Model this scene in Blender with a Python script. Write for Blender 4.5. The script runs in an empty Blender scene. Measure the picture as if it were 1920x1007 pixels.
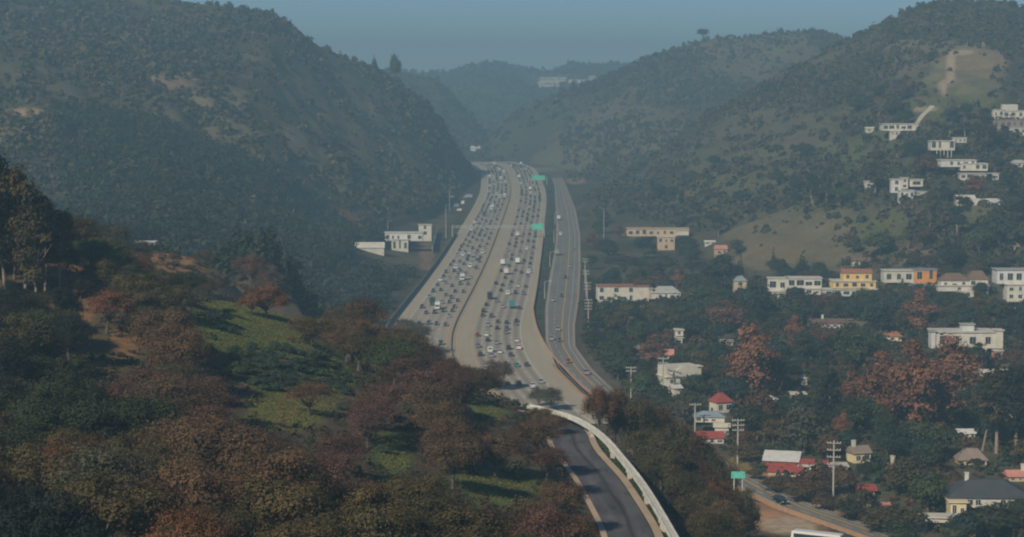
import bpy, bmesh, math, random
import numpy as np
from mathutils import Vector

# ------------------------------------------------------------------ camera, sky, sun, exposure
SC = bpy.context.scene
COL = SC.collection
F, PITCH, HC = 3800.0, math.atan(341.5 / 3800.0), 104.0        # focal length in photo pixels, downward tilt, eye height over the freeway
cam = bpy.data.cameras.new('camera')
cam.sensor_fit = 'HORIZONTAL'; cam.sensor_width = 36.0
cam.lens = 36.0 * F / 1920.0
cam.clip_start = 1.0; cam.clip_end = 30000.0
cam_ob = bpy.data.objects.new('camera', cam); COL.objects.link(cam_ob)
cam_ob.location = (0, 0, HC); cam_ob.rotation_euler = (math.pi / 2 - PITCH, 0, 0)
SC.camera = cam_ob

SUN_DIR = Vector((-0.46, -0.72, 0.56)).normalized()             # towards the sun: behind and to the west of the viewer
wd = bpy.data.worlds.new('World'); SC.world = wd; wd.use_nodes = True
wn = wd.node_tree.nodes; wl = wd.node_tree.links
sky = wn.new('ShaderNodeTexSky'); sky.sky_type = 'NISHITA'; sky.sun_disc = False
sky.sun_elevation = math.asin(SUN_DIR.z)
sky.sun_rotation = math.atan2(SUN_DIR.x, SUN_DIR.y) % (2 * math.pi)
sky.air_density = 1.0; sky.dust_density = 0.2; sky.ozone_density = 8.0; sky.altitude = 1800.0
wl.new(sky.outputs['Color'], wn['Background'].inputs['Color'])
wn['Background'].inputs['Strength'].default_value = 0.05
sl = bpy.data.lights.new('sun', 'SUN'); sl.energy = 3.7; sl.angle = math.radians(1.0); sl.color = (1.0, 0.87, 0.68)
so = bpy.data.objects.new('sun', sl); COL.objects.link(so)
so.rotation_euler = SUN_DIR.to_track_quat('Z', 'Y').to_euler()
SC.view_settings.view_transform = 'Standard'; SC.view_settings.look = 'None'
SC.view_settings.gamma = 1.0; SC.view_settings.exposure = 0.45
SC.cycles.max_bounces = 3; SC.cycles.diffuse_bounces = 2; SC.cycles.glossy_bounces = 1
SC.cycles.transmission_bounces = 1; SC.cycles.volume_bounces = 0; SC.cycles.transparent_max_bounces = 4
SC.cycles.use_denoising = True
SC.cycles.filter_width = 2.1

rng = np.random.default_rng(7)
random.seed(7)

# ------------------------------------------------------------------ geometry of the view (used to find places on the ground)
CP, SP = math.cos(PITCH), math.sin(PITCH)
def ray(u, v):
    """slopes of a sight line: x per metre of distance, z per metre of distance"""
    u = np.asarray(u, float); v = np.asarray(v, float)
    dy = CP + (503.5 - v) / F * SP
    dz = -SP + (503.5 - v) / F * CP
    return (u - 960.0) / F / dy, dz / dy
def proj(x, y, z):
    """photo pixel of a place, for reading off which zone of the photo it belongs to"""
    zz = np.asarray(z, float) - HC
    fw = y * CP - zz * SP
    up = y * SP + zz * CP
    return 960.0 + F * x / fw, 503.5 - F * up / fw
def at(u, v, Y):
    a, b = ray(u, v)
    return float(a * Y), float(Y), float(HC + b * Y)

def sstep(e0, e1, x):
    t = np.clip((x - e0) / (e1 - e0), 0, 1)
    return t * t * (3 - 2 * t)

# value noise
_tab = np.random.default_rng(11).random(65536)
def vnoise(x, y, seed=0):
    x = np.asarray(x, float); y = np.asarray(y, float)
    xi = np.floor(x).astype(np.int64); yi = np.floor(y).astype(np.int64)
    fx = x - xi; fy = y - yi
    fx = fx * fx * (3 - 2 * fx); fy = fy * fy * (3 - 2 * fy)
    def h(i, j):
        return _tab[((i * 73856093) ^ (j * 19349663) ^ (seed * 83492791)) & 65535]
    a = h(xi, yi) * (1 - fx) + h(xi + 1, yi) * fx
    b = h(xi, yi + 1) * (1 - fx) + h(xi + 1, yi + 1) * fx
    return a * (1 - fy) + b * fy
def fbm(x, y, seed=0, octs=4):
    s = 0; amp = 0.5; f = 1.0
    for k in range(octs):
        s = s + amp * vnoise(x * f, y * f, seed + k); amp *= 0.5; f *= 2.03
    return s / (1 - 0.5 ** octs)

# ------------------------------------------------------------------ the freeway's line
def spline(px, py):
    px = np.array(px, float); py = np.array(py, float); n = len(px)
    h = np.diff(px); A = np.eye(n); b = np.zeros(n)
    for i in range(1, n - 1):
        A[i, i - 1] = h[i - 1]; A[i, i] = 2 * (h[i - 1] + h[i]); A[i, i + 1] = h[i]
        b[i] = 3 * ((py[i + 1] - py[i]) / h[i] - (py[i] - py[i - 1]) / h[i - 1])
    c = np.linalg.solve(A, b)
    def f(x):
        x = np.asarray(x, float)
        i = np.clip(np.searchsorted(px, x) - 1, 0, n - 2)
        t = np.clip(x, px[0] - 100, px[-1] + 100) - px[i]
        bb = (py[i + 1] - py[i]) / h[i] - h[i] * (2 * c[i] + c[i + 1]) / 3
        dd = (c[i + 1] - c[i]) / (3 * h[i])
        return py[i] + bb * t + c[i] * t * t + dd * t ** 3
    return f
def zf(Y):
    Y = np.asarray(Y, float)
    return 13.0 * sstep(1200, 2500, Y) + 0.002 * np.maximum(0, Y - 2500)
def on_grade(u, v):
    Y = 900.0
    a, b = ray(u, v)
    for _ in range(60):
        Y = 0.5 * Y + 0.5 * float((HC - zf(Y)) / -b)
    return float(a * Y), Y
_ctl = [on_grade(u, v) for u, v in ((893, 675), (887, 625), (903, 578), (936, 499), (954, 443), (968, 396), (974, 352), (968, 330))]
_ctl = [(34.0, 480), (15.0, 570), (-1.0, 655)] + [(x, y) for x, y in _ctl if y > 700] + [(-18.0, 2430), (-90.0, 2640), (-210.0, 2850)]
_ctl.sort(key=lambda p: p[1])
xcl = spline([p[1] for p in _ctl], [p[0] for p in _ctl])          # x of the northbound yellow line at distance Y
WALL_S = lambda Y: np.interp(Y, [600, 678, 735, 827, 945, 1172, 3000], [31, 31, 31, 28.5, 24.2, 23.4, 25.5])
LEFT_S = -37.0
# boulevard beside it: pixel edges -> ground
_bl = [(x, y) for x, y in [on_grade(u, v) for u, v in ((1090, 735), (1045, 690), (1023, 640), (1022, 580), (1030, 520), (1040, 470), (1043, 430), (1042, 390), (1040, 350))]]
_br = [(x, y) for x, y in [on_grade(u, v) for u, v in ((1160, 740), (1110, 692), (1079, 650), (1078, 610), (1086, 560), (1089, 500), (1088, 440), (1080, 395), (1062, 350))]]
_bl = [(84.0, 458), (75.4, 477), (67.0, 495), (59.5, 519), (41.0, 596)] + _bl
_br = [(93.5, 458), (84.5, 477), (76.0, 495), (68.5, 519), (51.5, 590)] + _br
_bl.sort(key=lambda p: p[1]); _br.sort(key=lambda p: p[1])
xbl = lambda Y: np.interp(Y, [p[1] for p in _bl], [p[0] for p in _bl])
xbr = lambda Y: np.interp(Y, [p[1] for p in _br], [p[0] for p in _br])

# ------------------------------------------------------------------ terrain height
def layer(crest, foot, p=1.0, back=0.4, amp=0.0, scale=120.0, seed=0):
    c = []
    for u, v, Y in crest:
        a, b = ray(u, v); c.append((float(a), Y, HC + float(b) * Y))
    f = [(float(ray(u, 500)[0]), Y, z) for u, Y, z in foot]
    c = np.array(c); f = np.array(f)
    def h(x, y):
        a = x / np.maximum(y, 1)
        Yc = np.interp(a, c[:, 0], c[:, 1]); zc = np.interp(a, c[:, 0], c[:, 2])
        Yf = np.interp(a, f[:, 0], f[:, 1]); z0 = np.interp(a, f[:, 0], f[:, 2])
        t = (y - Yf) / (Yc - Yf)
        tc = np.clip(t, 0, 1)
        z = z0 + (zc - z0) * tc ** p
        z = np.where(t < 0, z0 + 0.6 * (y - Yf), z)
        z = np.where(t > 1, zc - back * (y - Yc), z)
        if amp:
            w = np.clip(tc * (1 - tc) * 4, 0, 1)
            # gullies that run down the slope
            g = np.abs(fbm(x / scale + 0.35 * y / scale, y / (scale * 2.6), seed, 4) - 0.5) * 2
            z = z + amp * w * (g - 0.35) * 1.6 + amp * 0.35 * w * (fbm(x / 35, y / 45, seed + 9, 3) - 0.5)
        return z
    return h

L_left = layer([(-700, -50, 1850), (-60, -42, 1850), (0, -36, 1850), (150, -22, 1850), (330, 0, 1880), (400, 9, 1890), (460, 20, 1890), (510, 29, 1900),
                (560, 62, 1930), (600, 86, 1960), (640, 103, 1990), (700, 130, 2020), (735, 148, 2040), (770, 172, 2070), (800, 197, 2110), (825, 222, 2150), (850, 248, 2200),
                (872, 278, 2280), (890, 303, 2340), (903, 322, 2400), (915, 345, 2440), (1000, 420, 2500)],
               [(-700, 1000, 40), (0, 1000, 38), (300, 1060, 36), (500, 1150, 22), (600, 1260, 10), (700, 1370, 6), (800, 1540, 8), (850, 1740, 9), (890, 2120, 12), (920, 2300, 13), (1000, 2400, 13)],
               p=0.92, amp=27, scale=130, seed=3)
L_left2 = layer([(500, 90, 3000), (690, 126, 3000), (740, 133, 3000), (790, 142, 3000), (828, 155, 3000), (850, 176, 3000), (880, 212, 3000), (905, 243, 3020), (930, 268, 3050), (960, 300, 3100), (1000, 330, 3100)],
                [(500, 2500, 15), (1000, 2620, 15)], p=0.9, amp=16, scale=160, seed=8)
L_far = layer([(500, 120, 4600), (780, 135, 4600), (850, 133, 4600), (878, 124, 4600), (905, 116, 4600), (935, 117, 4600), (960, 124, 4600), (1010, 132, 4600), (1040, 129, 4600),
               (1068, 117, 4600), (1105, 121, 4600), (1180, 118, 4600), (1240, 114, 4600), (1500, 100, 4600)],
              [(500, 3300, 18), (1500, 3300, 18)], p=0.8, amp=26, scale=240, seed=12)
L_right2 = layer([(860, 330, 2700), (905, 282, 2760), (925, 254, 2760), (950, 226, 2740), (985, 206, 2720), (1010, 188, 2720), (1050, 176, 2700), (1090, 161, 2700), (1130, 146, 2690), (1180, 124, 2680),
                  (1240, 99, 2650), (1285, 84, 2630), (1310, 77, 2620), (1350, 71, 2600), (1400, 70, 2600), (1440, 62, 2580), (1490, 58, 2580), (1535, 58, 2560), (1590, 73, 2540), (1700, 70, 2500), (2600, 60, 2500)],
                 [(860, 2500, 14), (905, 2460, 13), (960, 2440, 13), (1040, 2350, 13), (1100, 2120, 12), (1200, 1900, 12), (1400, 1800, 14), (2600, 1700, 20)], p=0.95, amp=20, scale=170, seed=21)
L_right = layer([(1040, 420, 1650), (1100, 372, 1700), (1140, 347, 1740), (1190, 318, 1780), (1250, 272, 1800), (1330, 214, 1820), (1400, 175, 1840), (1470, 132, 1860), (1540, 100, 1880), (1592, 74, 1890), (1640, 50, 1880),
                 (1700, 22, 1850), (1750, 6, 1820), (1800, 1, 1810), (1890, 1, 1800), (1925, 20, 1790), (2000, 30, 1780), (2700, 40, 1700)],
                [(1040, 1480, 4), (1130, 1450, 4), (1200, 1370, 4), (1300, 1250, 3), (1400, 1150, 2), (1600, 1020, 2), (1750, 985, 2), (1920, 955, 2), (2700, 900, 6)], p=0.95, amp=11, scale=95, seed=33)
L_spur = layer([(-700, 430, 600), (-60, 470, 560), (100, 478, 545), (200, 476, 535), (290, 470, 528), (360, 482, 528), (410, 505, 530), (450, 545, 530), (490, 590, 530), (560, 680, 520), (700, 800, 500)],
               [(-700, 440, 66), (0, 440, 62), (300, 450, 50), (480, 460, 36), (700, 460, 10)], p=0.9, back=0.42)
L_spur2 = layer([(250, 500, 700), (380, 488, 685), (440, 478, 672), (490, 472, 662), (530, 479, 655), (580, 506, 650), (620, 536, 645), (650, 566, 640), (700, 612, 630), (740, 655, 620), (820, 730, 600)],
                [(250, 600, 30), (500, 575, 28), (740, 560, 6), (820, 550, 4)], p=0.85, back=0.4)

# the near plateau: thin-plate surface through measured spots
_pts = [at(*q) for q in [(-300, 1000, 190), (0, 1000, 190), (300, 1000, 190), (600, 1005, 200), (900, 1005, 222), (1100, 1005, 258), (1000, 900, 290), (700, 900, 252), (300, 900, 232), (0, 900, 228),
        (0, 700, 290), (-200, 600, 330), (0, 492, 360), (100, 497, 362), (200, 521, 385), (300, 545, 400), (370, 563, 415), (450, 572, 420), (540, 595, 420), (640, 650, 405), (740, 692, 395), (850, 732, 385),
        (960, 777, 370), (1060, 797, 362), (500, 700, 330), (650, 760, 320), (800, 840, 292), (1180, 1000, 266), (1130, 900, 300), (1090, 830, 335), (180, 660, 320)]]
_pts += [(0, 30, 60), (-60, 60, 62), (60, 30, 45), (-40, 120, 62), (20, 120, 52), (20, 262, 44.5), (30, 270, 36), (45, 270, 24), (62, 270, 8), (90, 270, 0), (25, 320, 37), (40, 325, 25), (58, 325, 8), (80, 320, 0), (45, 190, 30), (80, 180, 4),
         (18, 360, 39), (26, 370, 33), (34, 380, 26), (43, 383, 17), (58, 390, 4), (75, 400, 0), (10, 400, 37), (22, 425, 24), (36, 445, 8), (50, 455, 1), (-20, 450, 38), (0, 470, 22), (15, 500, 5), (-40, 520, 18),
         (-60, 480, 42), (-60, 560, 8), (-100, 500, 47), (-100, 600, 20), (-150, 520, 62), (-150, 380, 78), (-200, 400, 84), (-180, 250, 74), (-160, 150, 70), (70, 500, 0), (20, 560, 0), (-30, 600, 0), (100, 400, 0), (120, 250, 0)]
_P = np.array(_pts)
def _tps_fit(P):
    n = len(P); d = np.hypot(P[:, None, 0] - P[None, :, 0], P[:, None, 1] - P[None, :, 1]) / 100
    K = np.where(d > 0, d * d * np.log(np.maximum(d, 1e-9)), 0) + np.eye(n) * 0.002
    Q = np.c_[np.ones(n), P[:, :2] / 100]
    A = np.block([[K, Q], [Q.T, np.zeros((3, 3))]])
    return np.linalg.solve(A, np.r_[P[:, 2], np.zeros(3)])
_W = _tps_fit(_P)
def plateau(x, y):
    sh = x.shape; x = x.ravel(); y = y.ravel(); out = np.full(x.shape, -99.0)
    m = (y < 640) & (np.abs(x) < 330)
    xs, ys = x[m], y[m]
    d = np.hypot(xs[:, None] - _P[None, :, 0], ys[:, None] - _P[None, :, 1]) / 100
    z = (np.where(d > 0, d * d * np.log(np.maximum(d, 1e-9)), 0)) @ _W[:-3] + _W[-3] + _W[-2] * xs / 100 + _W[-1] * ys / 100
    z = np.minimum(z, 92) - 40 * sstep(500, 640, ys) * sstep(-30, 10, xs) - 45 * sstep(570, 640, ys) - 30 * sstep(62, 95, xs)
    xe = 66 - 20 * sstep(330, 420, ys); w = (1 - sstep(xe, xe + 14, xs)) * (1 - sstep(415, 470, ys) * sstep(18, 34, xs)) * (1 - sstep(495, 550, ys) * sstep(-40, 0, xs)) * (1 - sstep(560, 635, ys))
    z = (z - 6 * (1 - sstep(0, 10, z))) * w - 25 * (1 - w)
    z = z + 1.6 * (fbm(xs / 22, ys / 22, 51, 3) - 0.5) * sstep(6, 20, z)
    out[m] = z
    return out.reshape(sh)

# the little tram road and guideway on the plateau (x, y) centre lines
ROADZ = 44.0
def _on(z, pts):
    o = []
    for u, v in pts:
        a, b = ray(u, v); Y = (z - HC) / float(b); o.append((float(a) * Y, Y))
    return o
_rr = _on(ROADZ, [(1262, 1090), (1228, 1000), (1196, 945), (1160, 893), (1110, 832), (1072, 793)])   # its edge towards the guideway
_rd = [(p[0] - 3.4, p[1]) for p in _rr]
_rd = [(25.0, 150.0), (21.0, 205.0)] + _rd[:] + [(_rd[-1][0] - 7, _rd[-1][1] + 9), (_rd[-1][0] - 20, _rd[-1][1] + 17), (_rd[-1][0] - 36, _rd[-1][1] + 22)]
_gw = _on(45.9, [(1322, 1100), (1262, 1000), (1233, 950), (1201, 900), (1161, 850), (1118, 806), (1088, 787), (1058, 775)])
_gw = [(28.0, 170.0)] + _gw + [(_gw[-1][0] - 6.2, _gw[-1][1] + 10.0), (_gw[-1][0] - 4.2, _gw[-1][1] + 4.8)]
def smooth_path(pts, step=2.0):
    pts = np.array(pts, float); d = np.r_[0, np.cumsum(np.hypot(*np.diff(pts, axis=0).T))]
    fx, fy = spline(d, pts[:, 0]), spline(d, pts[:, 1])
    s = np.arange(0, d[-1], step)
    return np.c_[fx(s), fy(s)]
ROAD = smooth_path(_rd); GUIDE = smooth_path(_gw)
def path_dist(x, y, path):
    sh = np.shape(x); x = np.ravel(x); y = np.ravel(y); out = np.full(x.shape, 1e9)
    lo = path.min(0) - 30; hi = path.max(0) + 30
    m = (x > lo[0]) & (x < hi[0]) & (y > lo[1]) & (y < hi[1])
    if m.any():
        d = np.hypot(x[m][:, None] - path[None, :, 0], y[m][:, None] - path[None, :, 1])
        out[m] = d.min(1)
    return out.reshape(sh)

def height(x, y):
    x = np.asarray(x, float); y = np.asarray(y, float)
    x, y = np.broadcast_arrays(x, y)
    base = zf(y)
    c = xcl(np.clip(y, 480, 2850))
    dl = (c + LEFT_S - 4) - x
    rise = 40 * sstep(10, 120, dl) * sstep(640, 800, y) * (1 - 0.45 * sstep(1050, 1350, y))
    dr = x - (xbr(y) + 6)
    z = base + rise + 6.0 * sstep(20, 260, dr) * sstep(600, 1000, y) + 0.9 * (fbm(x / 40, y / 40, 5, 2) - 0.5) * sstep(8, 40, np.maximum(dl, dr))
    for L in (L_left, L_left2, L_far, L_right2, L_right, L_spur, L_spur2):
        z = np.maximum(z, L(x, y))
    z = np.maximum(z, plateau(x, y))
    # cut for the freeway and the boulevard, level bed for the tram road
    k = np.maximum(0, np.maximum(dl - 2, x - (c + WALL_S(y) + 1.5))) + 0.8 * np.maximum(0, y - 2560)
    z = np.where(y > 570, np.minimum(z, base - 0.45 + 0.85 * k * (1 + 0.02 * k)), z)
    k2 = np.maximum(0, np.maximum(xbl(y) - 2.5 - x, x - xbr(y) - 2.5)) + np.maximum(0, y - 2080)
    z = np.where(y > 440, np.minimum(z, base - 0.30 + 0.75 * k2 * (1 + 0.02 * k2)), z)
    dd = path_dist(x, y, ROAD)
    w = 1 - sstep(4.2, 9.0, dd)
    z = z * (1 - w) + (ROADZ - 0.25) * w
    z = np.where((y < 640) & (x > 30) & (y > 380), np.minimum(z, np.maximum(plateau(x, y), base + 0.3)), z)
    return z

_march = np.concatenate([np.arange(120, 700, 2.0), np.arange(700, 5200, 6.0)])
def hit(u, v):
    """where the sight line through a pixel first meets the ground"""
    a, b = ray(u, v)
    zs = HC + b * _march
    g = height(a * _march, _march)
    i = np.nonzero(g >= zs)[0]
    if len(i) == 0: return None
    i = int(i[0])
    if i == 0: Y = _march[0]
    else:
        d0 = zs[i - 1] - g[i - 1]; d1 = zs[i] - g[i]
        Y = _march[i - 1] + (_march[i] - _march[i - 1]) * d0 / (d0 - d1)
    x = float(a * Y)
    return x, float(Y), float(height(np.array([x]), np.array([Y]))[0])

# ------------------------------------------------------------------ object helpers
def tag(o, label=None, cat=None, group=None, kind=None):
    if label: o['label'] = label
    if cat: o['category'] = cat
    if group: o['group'] = group
    if kind: o['kind'] = kind
    return o
def link(name, mesh, mats=(), parent=None):
    o = bpy.data.objects.new(name, mesh); COL.objects.link(o)
    for m in mats:
        if m.name not in [s.name for s in mesh.materials if s]: mesh.materials.append(m)
    if parent is not None: o.parent = parent
    return o
def empty(name, loc, rz=0.0, scale=1.0):
    o = bpy.data.objects.new(name, None); COL.objects.link(o)
    o.location = loc; o.rotation_euler = (0, 0, rz)
    o.scale = (scale,) * 3 if not hasattr(scale, '__len__') else scale
    o.empty_display_size = 0.5
    return o
def np_mesh(name, co, quads=None, tris=None, attrs=None, smooth=False, mat_idx=None):
    """mesh from arrays"""
    me = bpy.data.meshes.new(name)
    nq = 0 if quads is None else len(quads); nt = 0 if tris is None else len(tris)
    me.vertices.add(len(co)); me.vertices.foreach_set('co', np.ascontiguousarray(co, np.float32).ravel())
    idx = []; starts = []; k = 0
    if nq: idx.append(np.asarray(quads).ravel()); starts.append(np.arange(nq) * 4); k = nq * 4
    if nt: idx.append(np.asarray(tris).ravel()); starts.append(k + np.arange(nt) * 3)
    idx = np.concatenate(idx).astype(np.int32); starts = np.concatenate(starts).astype(np.int32)
    me.loops.add(len(idx)); me.loops.foreach_set('vertex_index', idx)
    me.polygons.add(nq + nt); me.polygons.foreach_set('loop_start', starts)
    if mat_idx is not None: me.polygons.foreach_set('material_index', np.asarray(mat_idx, np.int32))
    me.polygons.foreach_set('use_smooth', np.full(nq + nt, smooth))
    for nm, arr in (attrs or {}).items():
        arr = np.asarray(arr, np.float32)
        if arr.ndim == 1:
            a = me.attributes.new(nm, 'FLOAT', 'POINT'); a.data.foreach_set('value', arr)
        else:
            if arr.shape[1] == 3: arr = np.c_[arr, np.ones(len(arr), np.float32)]
            a = me.attributes.new(nm, 'FLOAT_COLOR', 'POINT'); a.data.foreach_set('color', np.ascontiguousarray(arr).ravel())
    me.update(calc_edges=True); me.validate()
    return me
class MB:
    """collects boxes, prisms and tubes, then makes ONE mesh"""
    def __init__(s): s.v = []; s.f = []; s.m = []
    def add(s, vs, fs, m=0):
        k = len(s.v); s.v += [tuple(map(float, p)) for p in vs]; s.f += [tuple(i + k for i in f) for f in fs]; s.m += [m] * len(fs); return s
    def box(s, x0, x1, y0, y1, z0, z1, m=0):
        return s.add([(x0, y0, z0), (x1, y0, z0), (x1, y1, z0), (x0, y1, z0), (x0, y0, z1), (x1, y0, z1), (x1, y1, z1), (x0, y1, z1)],
                     [(3, 2, 1, 0), (4, 5, 6, 7), (0, 1, 5, 4), (1, 2, 6, 5), (2, 3, 7, 6), (3, 0, 4, 7)], m)
    def frustum(s, b, t, m=0):
        """b, t: (x0, x1, y0, y1, z)"""
        vs = [(b[0], b[2], b[4]), (b[1], b[2], b[4]), (b[1], b[3], b[4]), (b[0], b[3], b[4]), (t[0], t[2], t[4]), (t[1], t[2], t[4]), (t[1], t[3], t[4]), (t[0], t[3], t[4])]
        return s.add(vs, [(3, 2, 1, 0), (4, 5, 6, 7), (0, 1, 5, 4), (1, 2, 6, 5), (2, 3, 7, 6), (3, 0, 4, 7)], m)
    def prism(s, prof, h, axis='x', m=0):
        """prof: outline [(p, z)], pushed from -h to h along the axis"""
        n = len(prof); vs = []
        for k in (-h, h):
            for p, z in prof: vs.append((k, p, z) if axis == 'x' else (p, k, z))
        fs = [tuple(range(n)), tuple(range(2 * n - 1, n - 1, -1))] + [(i, i + n, (i + 1) % n + n, (i + 1) % n) for i in range(n)]
        return s.add(vs, fs, m)
    def tube(s, pts, rad, n=6, m=0, cap=True):
        pts = [Vector(p) for p in pts]; rings = []
        for i, p in enumerate(pts):
            d = (pts[min(i + 1, len(pts) - 1)] - pts[max(i - 1, 0)]).normalized()
            a = d.cross(Vector((0.3, 1, 0.1))).normalized() if abs(d.y) < 0.9 else d.cross(Vector((1, 0, 0.1))).normalized()
            b = d.cross(a); r = rad[i] if hasattr(rad, '__len__') else rad
            rings.append([p + (a * math.cos(2 * math.pi * j / n) + b * math.sin(2 * math.pi * j / n)) * r for j in range(n)])
        vs = [q for r in rings for q in r]
        fs = [(i * n + j, i * n + (j + 1) % n, (i + 1) * n + (j + 1) % n, (i + 1) * n + j) for i in range(len(pts) - 1) for j in range(n)]
        if cap: fs += [tuple(range(n - 1, -1, -1)), tuple((len(pts) - 1) * n + j for j in range(n))]
        return s.add(vs, fs, m)
    def mesh(s, name, mats=(), smooth=False):
        me = bpy.data.meshes.new(name); me.from_pydata(s.v, [], s.f)
        for m in mats: me.materials.append(m)
        me.polygons.foreach_set('material_index', s.m)
        if smooth: me.polygons.foreach_set('use_smooth', [True] * len(s.f))
        bm = bmesh.new(); bm.from_mesh(me); bmesh.ops.recalc_face_normals(bm, faces=bm.faces); bm.to_mesh(me); bm.free()
        me.update(); return me
    def build(s, name, mats, parent=None, smooth=False):
        return link(name, s.mesh(name, mats if isinstance(mats, (list, tuple)) else [mats], smooth), (), parent)

# ------------------------------------------------------------------ materials
MATS = {}
def mat(name, col=(0.5, 0.5, 0.5), rough=0.8, spec=0.25, noise=0.18, scale=0.6, attr=None, objcol=False, tint=False, metal=0.0, bump=0.0, coat=0.0, trans=0.0):
    if name in MATS: return MATS[name]
    m = bpy.data.materials.new(name); m.use_nodes = True
    nt = m.node_tree; N = nt.nodes; L = nt.links; b = N['Principled BSDF']
    b.inputs['Roughness'].default_value = rough; b.inputs['Specular IOR Level'].default_value = spec
    b.inputs['Metallic'].default_value = metal; b.inputs['Coat Weight'].default_value = coat
    src = None
    if attr:
        a = N.new('ShaderNodeAttribute'); a.attribute_name = attr; src = a.outputs['Color']
    elif objcol:
        a = N.new('ShaderNodeObjectInfo'); src = a.outputs['Color']
    else:
        a = N.new('ShaderNodeRGB'); a.outputs[0].default_value = (*col, 1); src = a.outputs[0]
    if tint:
        t = N.new('ShaderNodeAttribute'); t.attribute_name = 'tint'
        mx = N.new('ShaderNodeVectorMath'); mx.operation = 'SCALE'
        L.new(src, mx.inputs[0]); L.new(t.outputs['Fac'], mx.inputs['Scale']); src = mx.outputs[0]
    if noise:
        tc = N.new('ShaderNodeNewGeometry') if not objcol else N.new('ShaderNodeTexCoord')
        nz = N.new('ShaderNodeTexNoise'); nz.inputs['Scale'].default_value = scale; nz.inputs['Detail'].default_value = 5
        nz.inputs['Roughness'].default_value = 0.65
        L.new(tc.outputs['Position' if not objcol else 'Object'], nz.inputs['Vector'])
        mr = N.new('ShaderNodeMapRange'); mr.inputs['From Min'].default_value = 0.25; mr.inputs['From Max'].default_value = 0.75
        mr.inputs['To Min'].default_value = 1 - noise; mr.inputs['To Max'].default_value = 1 + noise
        L.new(nz.outputs['Fac'], mr.inputs['Value'])
        mx = N.new('ShaderNodeVectorMath'); mx.operation = 'SCALE'
        L.new(src, mx.inputs[0]); L.new(mr.outputs['Result'], mx.inputs['Scale']); src = mx.outputs[0]
        if bump:
            bp = N.new('ShaderNodeBump'); bp.inputs['Strength'].default_value = bump; bp.inputs['Distance'].default_value = 0.5
            L.new(nz.outputs['Fac'], bp.inputs['Height']); L.new(bp.outputs['Normal'], b.inputs['Normal'])
    L.new(src, b.inputs['Base Color'])
    if trans:
        tr = N.new('ShaderNodeBsdfTranslucent'); L.new(src, tr.inputs['Color'])
        ms = N.new('ShaderNodeMixShader'); ms.inputs[0].default_value = trans
        L.new(b.outputs[0], ms.inputs[1]); L.new(tr.outputs[0], ms.inputs[2]); L.new(ms.outputs[0], N['Material Output'].inputs['Surface'])
    MATS[name] = m
    return m

M_ground = mat('ground', attr='col', rough=0.95, spec=0.1, noise=0.35, scale=0.35, bump=0.0)
M_pave = mat('paving', attr='col', rough=0.85, spec=0.25, noise=0.10, scale=0.25)
M_leaf = mat('leaves', objcol=True, tint=True, rough=0.75, spec=0.2, noise=0.0, trans=0.15)
M_bush = mat('brush', attr='col', rough=0.85, spec=0.12, noise=0.0)
M_bark = mat('bark', (0.10, 0.08, 0.065), noise=0.3, scale=2.0)
M_palebark = mat('pale_bark', (0.24, 0.19, 0.155), noise=0.3, scale=1.5)
M_white = mat('white_paint', (0.60, 0.59, 0.54), rough=0.7, noise=0.06)
M_conc = mat('concrete', (0.40, 0.38, 0.33), noise=0.15, scale=0.8)
M_lightconc = mat('pale_concrete', (0.50, 0.49, 0.45), noise=0.22, scale=0.5)
M_guide = mat('weathered_white_concrete', (0.56, 0.57, 0.52), noise=0.30, scale=0.45)
M_tan = mat('tan_wall', (0.42, 0.31, 0.21), noise=0.12, scale=0.5)
M_glass = mat('window_glass', (0.03, 0.04, 0.05), rough=0.12, spec=0.6, noise=0.0)
M_steel = mat('galvanised_steel', (0.40, 0.41, 0.40), rough=0.55, noise=0.1)
M_dark = mat('dark_rubber', (0.02, 0.02, 0.022), rough=0.8, noise=0.0)
M_paint = mat('car_paint', objcol=True, rough=0.3, spec=0.5, noise=0.0, coat=0.3)
M_line = mat('road_paint', (0.62, 0.62, 0.58), noise=0.25, scale=1.5)
M_yellow = mat('yellow_road_paint', (0.55, 0.36, 0.08), noise=0.25, scale=1.5)
M_green = mat('sign_green', (0.0, 0.46, 0.34), rough=0.5, noise=0.04)
M_wood = mat('pole_wood', (0.36, 0.35, 0.325), noise=0.2, scale=2)
M_objwall = mat('house_paint', objcol=True, rough=0.8, noise=0.08, scale=0.4)
M_red = mat('red_paint', (0.42, 0.06, 0.045), noise=0.15, scale=0.7)
M_lamp = mat('lens_red', (0.35, 0.02, 0.02), rough=0.3, noise=0.0)
M_clear = mat('lens_clear', (0.7, 0.7, 0.68), rough=0.2, noise=0.0)

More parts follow.
